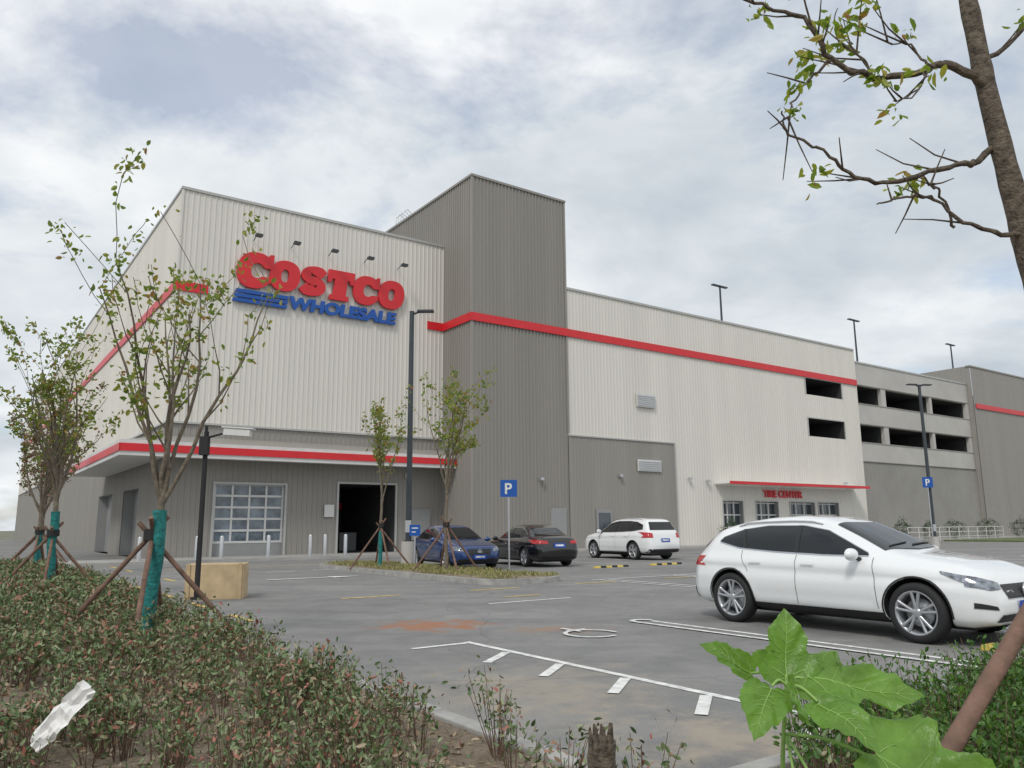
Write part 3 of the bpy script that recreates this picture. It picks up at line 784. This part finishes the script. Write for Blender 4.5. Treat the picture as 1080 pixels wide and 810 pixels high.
# ---------------------------------------------------------------- big-leaf plant
mb=MB([m_big,m_vein])
half_l=[(0,0),(-.10,.10),(-.13,.24),(-.04,.36),(.08,.43),(.20,.52),(.29,.53),(.33,.45),(.36,.35),(.44,.29),(.52,.31),(.62,.30),(.72,.24),(.84,.14),(.93,.06),(1,0)]
half_o=[(0,0),(-.06,.10),(-.06,.2),(.03,.30),(.15,.36),(.3,.38),(.45,.36),(.6,.30),(.75,.2),(.88,.1),(1,0)]
def big_leaf(base,tip,nrm,size_w,lobed,droop=.18,seed=0):
    R=random.Random(seed); base=Vector(base);tip=Vector(tip); X=(tip-base); L=X.length; X.normalize()
    n=Vector(nrm); n=(n-X*n.dot(X)).normalized(); Y=n.cross(X)
    hf=half_l if lobed else half_o
    up=crom([(a,b,0) for a,b in hf],4)
    out=[(p.x,p.y) for p in up]+[(p.x,-p.y) for p in up[::-1][1:-1]]
    out=[(x+R.uniform(-.008,.008),y*(1+.035*math.sin(i*1.9))) for i,(x,y) in enumerate(out)]
    ph=R.uniform(0,6)
    def zf(x,y): return .30*abs(y)**1.2-droop*x*x+.028*math.sin(abs(y)*26-x*12)*min(1,abs(y)*6)-.3*y*y+.045*math.sin(x*6+ph+y*4)
    def P(x,y): return base+X*(x*L)+Y*(y*size_w*L)+n*(zf(x,y)*L)
    vs=[];fs=[];rings=7; c0=.33; m_=len(out)
    for k in range(1,rings+1):
        s=k/rings
        for x,y in out: vs.append(P(c0+(x-c0)*s,y*s))
    vs.append(P(c0,0)); ci=len(vs)-1
    for i in range(m_): fs.append((ci,i,(i+1)%m_))
    for k in range(rings-1):
        for i in range(m_):
            j=(i+1)%m_; fs.append((k*m_+i,(k+1)*m_+i,(k+1)*m_+j,k*m_+j))
    mb.add(vs,fs,m_big,True)
    def vein(a,b,r):
        pts=[P(a[0]+(b[0]-a[0])*t_,a[1]+(b[1]-a[1])*t_)+n*.0005 for t_ in np.linspace(0,1,7)]
        mb.tube(pts,[r*(1-.8*t_) for t_ in np.linspace(0,1,7)],m_vein,5,cap=False)
    vein((0,0),(.97,0),.0013)
    for s in (-1,1):
        if lobed: vein((.0,0),(.25,s*.46),.0010); vein((.0,0),(-.08,s*.2),.0007)
        else: vein((0,0),(.15,s*.3),.0007)
        for a in (.2,.34,.48,.62,.76):
            w=.27*(1-a) +.04; vein((a,0),(a+.12,s*w),.0007)
node=Vector((.412,1.25,1.140))
SC=.00138
def off(dx,dy,dz): return node+Vector((dx*SC,dy,-dz*SC))
def petiole(a,b,r=.003): 
    m_=(Vector(a)+Vector(b))/2+Vector((0,0,.008)); mb.tube(crom([Vector(a),m_,Vector(b)],5),[r]*11,m_vein,7)
mb.tube(crom([(.36,1.32,.08),(.40,1.28,.5),(.395,1.25,.95),tuple(node)],6),[.0075-.0003*i for i in range(19)],m_vein,9)
lv=[((2,.0,-8),(10,.02,-80),(.1,-.8,.35),1.05,True,.05),
    ((-18,-.01,0),(-58,-.10,30),(-.25,-.75,.6),.9,False,.1),
    ((-26,.05,-6),(-84,.02,-44),(.0,-.7,.6),.7,False,.1),
    ((-4,-.06,14),(-22,-.13,-16),(-.1,-.8,.5),1.1,False,.1),
    ((24,.0,-4),(144,-.03,-2),(0,-.55,.85),.80,True,.16),
    ((20,-.05,10),(54,-.14,36),(.2,-.8,.6),.95,False,.1),
    ((66,-.08,60),(222,-.15,114),(-.1,-.6,.85),.82,True,.10),
    ((8,.03,-2),(34,.10,-42),(.3,-.7,.6),.75,False,.1),
    ((-8,-.05,96),(-56,-.12,122),(-.2,-.5,.9),.9,False,.1),
    ((10,-.1,108),(52,-.2,128),(.2,-.5,.9),.9,False,.1)]
for i,(a,b_,nm,w_,lb,dp) in enumerate(lv):
    A=off(*a);Bq=off(*b_); big_leaf(A,Bq,nm,w_,lb,dp,i)
    s0=node if i not in (6,8,9) else node+Vector((-.006,0,-.07))
    petiole(s0,A,.0022)
mb.obj('broadleaf_plant')

# ---------------------------------------------------------------- cars
m_plate=M('plate_blue',(.01,.07,.42),.4,0,.0)
m_cg=M('car_glass',(.010,.012,.014),.04,0,0,spec=.6)
m_trim=M('car_trim_black',(.02,.02,.021),.5,0,.1,8)
m_seam=M('car_seam',(.05,.05,.05),.6,0,0)
m_chrome=M('car_chrome',(.6,.6,.62),.18,.9,0)
m_rim=M('car_rim',(.48,.49,.51),.28,.7,0)
m_tail=M('car_tail_red',(.45,.01,.012),.12,0,.0,coat=.8)
m_head=M('car_headlamp',(.22,.24,.27),.06,.4,.8,16,coat=1)
def resample(pts,n):
    P=np.array(pts,float); s=np.concatenate([[0],np.cumsum(np.linalg.norm(np.diff(P,axis=0),axis=1))]); t_=np.linspace(0,s[-1],n)
    return np.stack([np.interp(t_,s,P[:,0]),np.interp(t_,s,P[:,1])],1)
DIR={'L':(Vector((0,-1,0)),lambda a,b:Vector((a,3,b))),'R':(Vector((0,1,0)),lambda a,b:Vector((a,-3,b))),
     'T':(Vector((0,0,-1)),lambda a,b:Vector((a,b,4))),'F':(Vector((-1,0,0)),lambda a,b:Vector((4,a,b))),'B':(Vector((1,0,0)),lambda a,b:Vector((-4,a,b)))}
def build_car(name,loc,ang,sp,paint):
    E=empty(name,loc,ang)
    L=sp['L'];Wd=sp['W']/2; hl=L/2
    th=np.linspace(0,math.pi,111); xs=-hl*np.cos(th)*.65+np.linspace(-hl,hl,111)*.35
    tp=np.array(sp['top'])[::-1]; bt=np.array(sp['bot'])[::-1]; pl=np.array(sp['plan'])[::-1]
    fx=np.linspace(-hl,hl,600)
    def sm(a,k=13):
        ker=np.hanning(k); ker/=ker.sum(); p=np.pad(a,k//2,mode='edge'); return np.convolve(p,ker,'valid')
    zt=np.interp(xs,fx,sm(np.interp(fx,tp[:,0],tp[:,1]),23)); zb=np.interp(xs,fx,sm(np.interp(fx,bt[:,0],bt[:,1]))); pn=np.interp(xs,fx,sm(np.interp(fx,pl[:,0],pl[:,1]),23))
    wz=np.array(sp['sec']); K=44
    zf_=np.linspace(wz[0,0],wz[-1,0],200); wf=sm(np.interp(zf_,wz[:,0],wz[:,1]),11)
    ex=sp.get('round',10)
    vs=[]
    for i in range(len(xs)):
        row=[]
        for k in range(K+1):
            q=.5-.5*math.cos(math.pi*k/K); z=zb[i]+(zt[i]-zb[i])*q
            s=max(0,(1-q**ex))**(1/ex)*max(0,(1-(1-q)**12))**(1/12)
            y=pn[i]*Wd*np.interp(z,zf_,wf)*s
            cz=sp.get('crease',.80)+.05*(-xs[i]/hl)
            y-=.014*math.exp(-((z-cz+.05)/.035)**2)*(1 if abs(xs[i])<hl*.85 else 0)
            y-=.012*math.exp(-((z-.45)/.06)**2)*(1 if abs(xs[i])<hl*.4 else 0)
            zc=z+ (0.022*(1-(y/Wd)**2) if k>K-7 else 0)
            row.append((y,zc))
        for y,z in row: vs.append((xs[i],y,z))
        for y,z in row[1:-1][::-1]: vs.append((xs[i],-y,z))
    n=2*K; fs=[]
    for i in range(len(xs)-1):
        for k in range(n):
            j=(k+1)%n; fs.append((i*n+k,(i+1)*n+k,(i+1)*n+j,i*n+j))
    fs.append(tuple(range(n))); fs.append(tuple((len(xs)-1)*n+k for k in range(n))[::-1])
    bvh=BVHTree.FromPolygons([Vector(v) for v in vs],fs)
    me=bpy.data.meshes.new('body'); me.from_pydata(vs,[],fs)
    bm=bmesh.new(); bm.from_mesh(me); bmesh.ops.recalc_face_normals(bm,faces=bm.faces); bm.to_mesh(me); bm.free()
    me.materials.append(paint); me.materials.append(m_black)
    me.polygons.foreach_set('use_smooth',[True]*len(me.polygons))
    body=bpy.data.objects.new('body',me); COL.objects.link(body)
    wr=sp['wr']; wb=sp['wb']/2; wx=(wb+sp['wo'],-wb+sp['wo'])
    cu=MB([paint,m_black])
    for x in wx:
        mx=Matrix.Translation((x,0,wr+.015)); R_=wr+.04
        vv=[];nn_=40
        for y in (-1.3,1.3):
            for k in range(nn_): vv.append(mx@Vector((R_*math.cos(6.28318*k/nn_),y,R_*math.sin(6.28318*k/nn_))))
        ff=[(k,(k+1)%nn_,nn_+(k+1)%nn_,nn_+k) for k in range(nn_)]+[tuple(range(nn_))[::-1],tuple(range(nn_,2*nn_))]
        cu.add(vv,ff,m_black)
    co=cu.obj('cut')
    bm=bmesh.new(); bm.from_mesh(co.data); bmesh.ops.recalc_face_normals(bm,faces=bm.faces); bm.to_mesh(co.data); bm.free()
    md=body.modifiers.new('b','BOOLEAN'); md.object=co; md.operation='DIFFERENCE'; md.solver='EXACT'
    dg=bpy.context.evaluated_depsgraph_get(); nm=bpy.data.meshes.new_from_object(body.evaluated_get(dg))
    body.modifiers.clear(); body.data=nm; bpy.data.objects.remove(co)
    body.parent=E
    mb=MB([m_cg,m_trim])
    def ov(lo,up,axis,mat,N=24,Mm=6,off=.007):
        d,of=DIR[axis]; a=resample(lo,N+1);b_=resample(up,N+1); V_=[]
        for i in range(N+1):
            for j in range(Mm+1):
                p=a[i]*(1-j/Mm)+b_[i]*j/Mm; o_=of(*p); h=bvh.ray_cast(o_,d)
                if h[0] is None: h=bvh.find_nearest(o_+d*(3-.5))
                nn=h[1]
                if nn.dot(d)>0: nn=-nn
                V_.append(h[0]+nn*off)
        mb.add(V_,[(i*(Mm+1)+j,(i+1)*(Mm+1)+j,(i+1)*(Mm+1)+j+1,i*(Mm+1)+j+1) for i in range(N) for j in range(Mm)],mat,True)
    for s,ax in ((1,'L'),(-1,'R')):
        lo,up=sp['win']; ov([(p[0],p[1]-.018) for p in lo],[(p[0],p[1]+.012) for p in up],ax,m_trim if sp.get('darktrim') else m_chrome,40,6,.005)
        ov(lo,up,ax,m_cg,40,6,.010)
        for x0,x1,dx in sp['pillars']:
            zl=np.interp(x0,[p[0] for p in lo][::-1],[p[1] for p in lo][::-1]); zu=np.interp(x1,[p[0] for p in up][::-1],[p[1] for p in up][::-1])
            ov([(x0-dx,zl),(x1-dx,zu)],[(x0+dx,zl),(x1+dx,zu)],ax,m_trim,10,2,.014)
        for pts in sp['seams']:
            pts2=[(p[0]+.008,p[1]) for p in pts]; ov(pts,pts2,ax,m_seam,16,1,.003)
        hz=sp['handle']
        for x in hz[1]: ov([(x-.1,hz[0]-.014),(x+.1,hz[0]-.014)],[(x-.1,hz[0]+.014),(x+.1,hz[0]+.014)],ax,paint if sp.get('ph') else m_chrome,6,2,.03)
        z0=sp['sill']; ov([(wx[1]+wr+.04,z0[0]),(wx[0]-wr-.04,z0[0])],[(wx[1]+wr+.04,z0[1]),(wx[0]-wr-.04,z0[1])],ax,m_trim,24,3,.010)
        if sp.get('arch'):
            for x in wx:
                aa=np.linspace(rad(-8),rad(188),30)
                ov([(x+(wr+.040)*math.cos(t_),wr+.015+(wr+.040)*math.sin(t_)) for t_ in aa],[(x+(wr+.062)*math.cos(t_),wr+.015+(wr+.062)*math.sin(t_)) for t_ in aa],ax,m_trim,30,2,.008)
        hl_=sp['head']; ov([(s*p[0],p[1]) for p in hl_[0]],[(s*p[0],p[1]) for p in hl_[1]],'F',m_head,14,6,.008)
        for p0,p1 in sp.get('headside',[]): ov(p0,p1,ax,m_head,10,4,.009)
        tl_=sp['tail']; ov([(s*p[0],p[1]) for p in tl_[0]],[(s*p[0],p[1]) for p in tl_[1]],'B',m_tail,14,6,.008)
        for p0,p1 in sp.get('tailside',[]): ov(p0,p1,ax,m_tail,10,4,.009)
        mx_,mz=sp['mirror']; y=s*(Wd+.09)
        bm2=bmesh.new(); bmesh.ops.create_uvsphere(bm2,u_segments=18,v_segments=12,radius=1)
        vv=[(mx_+q.co.x*.085*(1.0 if q.co.x>0 else .45),y+q.co.y*.12,mz+q.co.z*.078) for q in bm2.verts]; ff=[[w_.index for w_ in f_.verts] for f_ in bm2.faces]; bm2.free()
        mb.add(vv,ff,paint,True)
        mb.tube([(mx_+.02,s*(Wd-.10),mz-.07),(mx_+.01,s*(Wd+.03),mz-.03)],[.03,.025],m_trim,8)
        if sp.get('rail'):
            pts=[]
            for x in np.linspace(.05,sp['rail'],10):
                h=bvh.ray_cast(Vector((x,s*.56,4)),Vector((0,0,-1))); pts.append(h[0]+Vector((0,0,.03 if .05>x>sp['rail']+.05 else .005)))
            mb.tube(pts,[.012]*10,m_alu,8)
    ws=sp['ws']; ov([(ws[0],-ws[2]),(ws[0]+.09,0),(ws[0],ws[2])],[(ws[1],-ws[3]),(ws[1]+.03,0),(ws[1],ws[3])],'T',m_cg,20,10,.010)
    for y0 in (-.5,.05):
        a=[]
        for k_ in range(6):
            h=bvh.ray_cast(Vector((ws[0]-.02-.012*k_,y0+k_*.1,4)),Vector((0,0,-1))); a.append(h[0]+Vector((0,0,.022)))
        mb.tube(a,[.008]*6,m_trim,5)
    rw=sp['rw']; ov([(-rw[2],rw[0]),(rw[2],rw[0])],[(-rw[3],rw[1]),(rw[3],rw[1])],'B',m_cg,16,8,.010)
    for lo,up,m_,ax in sp['extra']: ov(lo,up,ax,m_,20,5,.009)
    for ax,z in (('F',sp['pz'][0]),('B',sp['pz'][1])):
        ov([(-.22,z-.07),(.22,z-.07)],[(-.22,z+.07),(.22,z+.07)],ax,m_plate,4,2,.022)
        ov([(-.16,z-.025),(.16,z-.025)],[(-.16,z+.03),(.16,z+.03)],ax,m_paint,4,2,.024)
    h=bvh.ray_cast(Vector((4,0,sp['badge'])),Vector((-1,0,0)))
    if h[0] is not None: mb.lathe([(.001,0),(.085,0),(.09,-.015),(.085,-.02)],m_chrome,24,Matrix.Translation(h[0]+Vector((.022,0,0)))@Matrix.Rotation(rad(90),4,'Z'))
    mb.box(-hl+.35,hl-.35,-.55,.55,.17,.5,m_black)
    mb.obj('trim_and_glass',E)
    for x in wx:
        for s in (1,-1):
            w=MB([m_black]); rr=wr*.73
            T_=Matrix.Scale(s,4,(0,1,0))
            w.lathe([(rr,-.10),(wr-.02,-.105),(wr,-.07),(wr,.07),(wr-.02,.105),(rr+.02,.112),(rr,.10)],m_black,44,T_)
            w.lathe([(rr+.004,.10),(rr-.012,.105),(rr-.03,.06),(rr-.035,-.08)],m_rim,40,T_)
            w.lathe([(.001,-.02),(rr-.03,-.02)],m_trim,32,T_); w.lathe([(.001,.005),(.16,.005),(.165,-.02)],m_alu,28,T_)
            w.lathe([(.001,.098),(.035,.098),(.06,.09),(.065,.04)],m_rim,20,T_)
            for k in range(5):
                for dlt in (-.13,.13):
                    a=2*math.pi*k/5+.3
                    c1=Vector((math.cos(a+dlt*.9),0,math.sin(a+dlt*.9))); c2=Vector((math.cos(a+dlt*1.45),0,math.sin(a+dlt*1.45)))
                    p0=T_@(c1*.045+Vector((0,.075,0))); p1=T_@(c2*(rr-.012)+Vector((0,.088,0)))
                    w.tube([p0,(p0+p1)/2,p1],[.024,.020,.023],m_rim,6)
            o=w.obj('wheel',E); o.location=(x,s*(Wd-.125),wr)
    return E
white=M('paint_white',(.82,.83,.83),.25,0,0,coat=1)
blue=M('paint_blue',(.012,.05,.19),.25,.3,0,coat=1)
blk=M('paint_black',(.008,.008,.009),.2,0,0,coat=1)
comp=dict(L=4.42,W=1.80,wr=.345,wb=2.70,wo=.03,round=7,
 top=[(2.21,.50),(2.19,.60),(2.13,.73),(2.02,.83),(1.8,.905),(1.5,.955),(1.15,1.00),(.98,1.04),(.6,1.225),(.22,1.39),(-.05,1.45),(-.4,1.475),(-.9,1.455),(-1.3,1.405),(-1.62,1.335),(-1.78,1.27),(-1.98,1.07),(-2.08,.97),(-2.16,.89),(-2.2,.73),(-2.21,.5)],
 bot=[(2.21,.38),(2.15,.25),(1.9,.20),(-1.9,.22),(-2.15,.28),(-2.21,.38)],
 plan=[(2.21,.58),(2.17,.71),(2.08,.83),(1.9,.92),(1.5,.98),(1.0,1),(-1.2,1),(-1.7,.965),(-2.0,.89),(-2.14,.79),(-2.21,.66)],
 sec=[(.15,.90),(.3,.965),(.45,.995),(.62,1.0),(.72,.99),(.86,.985),(.92,.95),(.99,.90),(1.2,.82),(1.40,.71),(1.5,.65)],
 win=([(.80,.985),(.2,.985),(-.6,1.01),(-1.2,1.05),(-1.60,1.13)],[(.78,1.01),(.45,1.165),(.18,1.285),(-.2,1.35),(-.8,1.35),(-1.2,1.30),(-1.54,1.19)]),
 pillars=[(-.22,-.26,.035),(-1.08,-1.18,.03)],
 seams=[[(.92,.36),(.90,.7),(.86,.96)],[(-.22,.34),(-.22,.97)],[(-1.0,.72),(-1.12,.92),(-1.14,1.01)]],
 handle=(.86,(-.02,-.86)),ph=True,sill=(.23,.32),arch=True,
 head=([(.50,.64),(.66,.63),(.80,.67)],[(.50,.71),(.66,.76),(.78,.79)]),
 headside=[([(2.04,.66),(1.68,.80)],[(2.02,.77),(1.66,.83)])],
 tail=([(.45,.78),(.82,.78)],[(.45,.88),(.79,.92)]),tailside=[([(-2.08,.80),(-1.88,.86)],[(-2.05,.90),(-1.88,.92)])],
 mirror=(.68,1.0),rail=-1.35,ws=(.94,.24,.64,.52),rw=(1.04,1.27,.60,.50),pz=(.44,.60),badge=.61,
 extra=[([(-.44,.54),(.44,.54)],[(-.48,.69),(.48,.69)],m_trim,'F'),([(-.46,.60),(.46,.60)],[(-.46,.625),(.46,.625)],m_chrome,'F'),([(-.62,.29),(.62,.29)],[(-.56,.37),(.56,.37)],m_trim,'F'),
        ([(.60,.42),(.78,.44)],[(.62,.46),(.78,.50)],m_trim,'F'),([(-.78,.44),(-.60,.42)],[(-.78,.50),(-.62,.46)],m_trim,'F'),([(-.7,.30),(.7,.30)],[(-.7,.45),(.7,.45)],m_trim,'B')])
suv=dict(comp); suv.update(L=4.6,W=1.86,wr=.36,wb=2.70,crease=.9,round=9,
 top=[(2.3,.55),(2.27,.72),(2.2,.86),(2.0,.98),(1.6,1.05),(1.2,1.10),(1.05,1.14),(.7,1.34),(.35,1.55),(.1,1.62),(-.4,1.66),(-1.2,1.65),(-1.75,1.60),(-1.92,1.55),(-2.1,1.25),(-2.2,1.08),(-2.27,.9),(-2.3,.5)],
 bot=[(2.3,.4),(2.2,.28),(1.9,.23),(-1.9,.25),(-2.2,.3),(-2.3,.38)],
 plan=[(2.3,.62),(2.25,.76),(2.12,.88),(1.9,.95),(1.5,.99),(1.0,1),(-1.5,1),(-1.95,.96),(-2.15,.92),(-2.25,.86),(-2.3,.74)],
 sec=[(.15,.90),(.3,.965),(.5,.995),(.7,1.0),(.95,.98),(1.05,.94),(1.12,.90),(1.4,.80),(1.58,.70),(1.68,.64)],
 win=([(.90,1.10),(.2,1.10),(-.6,1.12),(-1.3,1.15),(-1.85,1.22)],[(.88,1.13),(.6,1.30),(.32,1.47),(-.1,1.54),(-.9,1.54),(-1.4,1.50),(-1.80,1.38)]),
 pillars=[(-.15,-.18,.035),(-1.15,-1.25,.05)],
 seams=[[(.92,.4),(.90,.7),(.88,1.08)],[(-.18,.4),(-.18,1.08)],[(-1.0,.76),(-1.12,1.0),(-1.16,1.12)]],handle=(.95,(-.02,-.88)),
 head=([(.50,.76),(.82,.80)],[(.50,.86),(.80,.94)]),headside=[],tail=([(.60,.88),(.88,.88)],[(.60,1.06),(.84,1.10)]),tailside=[([(-2.2,.9),(-1.98,.98)],[(-2.16,1.07),(-1.98,1.06)])],
 mirror=(.78,1.14),rail=-1.6,ws=(1.06,.40,.66,.54),rw=(1.18,1.50,.66,.56),pz=(.5,.78),badge=.72,
 extra=[([(-.5,.62),(.5,.62)],[(-.5,.80),(.5,.80)],m_trim,'F'),([(-.8,.30),(.8,.30)],[(-.8,.44),(.8,.44)],m_trim,'B')])
sed=dict(comp); sed.update(L=4.68,W=1.81,wr=.325,wb=2.84,wo=.05,darktrim=False,rail=None,arch=False,ph=False,crease=.76,round=9,
 top=[(2.34,.48),(2.31,.60),(2.24,.70),(2.1,.76),(1.7,.84),(1.2,.92),(1.0,.96),(.6,1.16),(.2,1.34),(-.1,1.41),(-.5,1.43),(-.9,1.40),(-1.3,1.27),(-1.65,1.09),(-1.85,1.03),(-2.15,.99),(-2.27,.93),(-2.32,.75),(-2.34,.5)],
 bot=[(2.34,.34),(2.2,.22),(1.9,.17),(-1.9,.19),(-2.2,.24),(-2.34,.38)],
 plan=[(2.34,.60),(2.29,.74),(2.15,.87),(1.9,.94),(1.5,.985),(1.0,1),(-1.5,1),(-1.9,.96),(-2.15,.90),(-2.28,.82),(-2.34,.70)],
 sec=[(.15,.92),(.3,.97),(.45,.995),(.6,1.0),(.82,.975),(.90,.93),(.96,.88),(1.15,.80),(1.35,.69),(1.45,.62)],
 win=([(.84,.93),(.2,.93),(-.6,.95),(-1.15,.98),(-1.45,1.02)],[(.82,.95),(.5,1.12),(.2,1.25),(-.2,1.32),(-.75,1.31),(-1.1,1.22),(-1.42,1.06)]),
 pillars=[(-.22,-.25,.03),(-1.05,-1.05,.015)],
 seams=[[(.92,.3),(.90,.6),(.86,.92)],[(-.22,.3),(-.22,.93)],[(-1.0,.7),(-1.12,.85),(-1.2,.98)]],handle=(.78,(-.02,-.95)),sill=(.2,.25),
 head=([(.48,.58),(.82,.62)],[(.48,.68),(.80,.75)]),headside=[([(2.15,.62),(1.85,.72)],[(2.13,.72),(1.85,.76)])],
 tail=([(.42,.78),(.84,.78)],[(.44,.88),(.82,.91)]),tailside=[([(-2.22,.8),(-1.95,.84)],[(-2.18,.90),(-1.95,.90)])],
 mirror=(.72,.95),ws=(.98,.22,.64,.52),rw=(1.06,1.30,.60,.50),pz=(.42,.72),badge=.58,
 extra=[([(-.36,.47),(.36,.47)],[(-.42,.66),(.42,.66)],m_trim,'F'),([(-.36,.56),(.36,.56)],[(-.36,.58),(.36,.58)],m_chrome,'F'),([(-.75,.24),(.75,.24)],[(-.68,.36),(.68,.36)],m_trim,'F'),
        ([(-.6,.24),(.6,.24)],[(-.65,.34),(.65,.34)],m_trim,'B')])
build_car('parked_compact_suv',(4.62,11.10,0),math.atan2(-.82,.573),comp,white)
build_car('parked_sedan',(-2.1,27.8,0),rad(-64),sed,blue)
build_car('parked_sedan',(.55,29.2,0),rad(116),sed,blk)
build_car('parked_suv',(4.95,33.9,0),rad(120),suv,white)

# ---------------------------------------------------------------- world / light / camera
w=bpy.data.worlds.new('World'); sc.world=w; w.use_nodes=True; t=w.node_tree; t.nodes.clear()
o=t.nodes.new('ShaderNodeOutputWorld'); bg1=t.nodes.new('ShaderNodeBackground'); bg2=t.nodes.new('ShaderNodeBackground')
el,azs=48,200
sky=t.nodes.new('ShaderNodeTexSky'); sky.sky_type='NISHITA'; sky.sun_disc=False; sky.sun_elevation=rad(el); sky.sun_rotation=rad(azs)
sky.dust_density=1.5
t.links.new(sky.outputs[0],bg1.inputs[0]); bg1.inputs[1].default_value=.15
tc=t.nodes.new('ShaderNodeTexCoord'); sx=t.nodes.new('ShaderNodeSeparateXYZ'); t.links.new(tc.outputs['Generated'],sx.inputs[0])
zz=math_(t,'ADD',math_(t,'MAXIMUM',sx.outputs[2],0.0),.26)
cx=t.nodes.new('ShaderNodeCombineXYZ'); t.links.new(math_(t,'DIVIDE',sx.outputs[0],zz),cx.inputs[0]); t.links.new(math_(t,'DIVIDE',sx.outputs[1],zz),cx.inputs[1]); cx.inputs[2].default_value=3.3
n1=noise(t,cx.outputs[0],1.6,9,.55,.15)
cc=ramp(t,n1,[(.32,(.52,.58,.64)),(.43,(.64,.69,.735)),(.53,(.76,.80,.83)),(.64,(.92,.935,.95))])
t.links.new(cc,bg2.inputs[0]); bg2.inputs[1].default_value=1.04
n2=noise(t,cx.outputs[0],1.5,7,.6,.2)
gap=ramp(t,n2,[(.53,(1,1,1)),(.66,(.42,.42,.42))])
mx=t.nodes.new('ShaderNodeMixShader'); t.links.new(gap,mx.inputs[0]); t.links.new(bg1.outputs[0],mx.inputs[1]); t.links.new(bg2.outputs[0],mx.inputs[2])
t.links.new(mx.outputs[0],o.inputs[0])
sd=bpy.data.lights.new('sun','SUN'); sd.energy=1.5; sd.angle=rad(12); sd.color=(1,.965,.91)
so=bpy.data.objects.new('sun',sd); COL.objects.link(so)
sdir=Vector((math.sin(rad(azs))*math.cos(rad(el)),math.cos(rad(azs))*math.cos(rad(el)),math.sin(rad(el))))
so.rotation_euler=sdir.to_track_quat('Z','Y').to_euler()
cd=bpy.data.cameras.new('camera'); cam=bpy.data.objects.new('camera',cd); COL.objects.link(cam)
cd.sensor_width=36; cd.lens=27.5; cd.clip_start=.05; cd.clip_end=3000
cam.matrix_world=Matrix.Translation((0,0,H))@Matrix.Rotation(rad(90+10.3),4,'X')@Matrix.Rotation(rad(-.45),4,'Z')
sc.camera=cam
sc.view_settings.view_transform='Standard'; sc.view_settings.look='None'; sc.view_settings.exposure=0
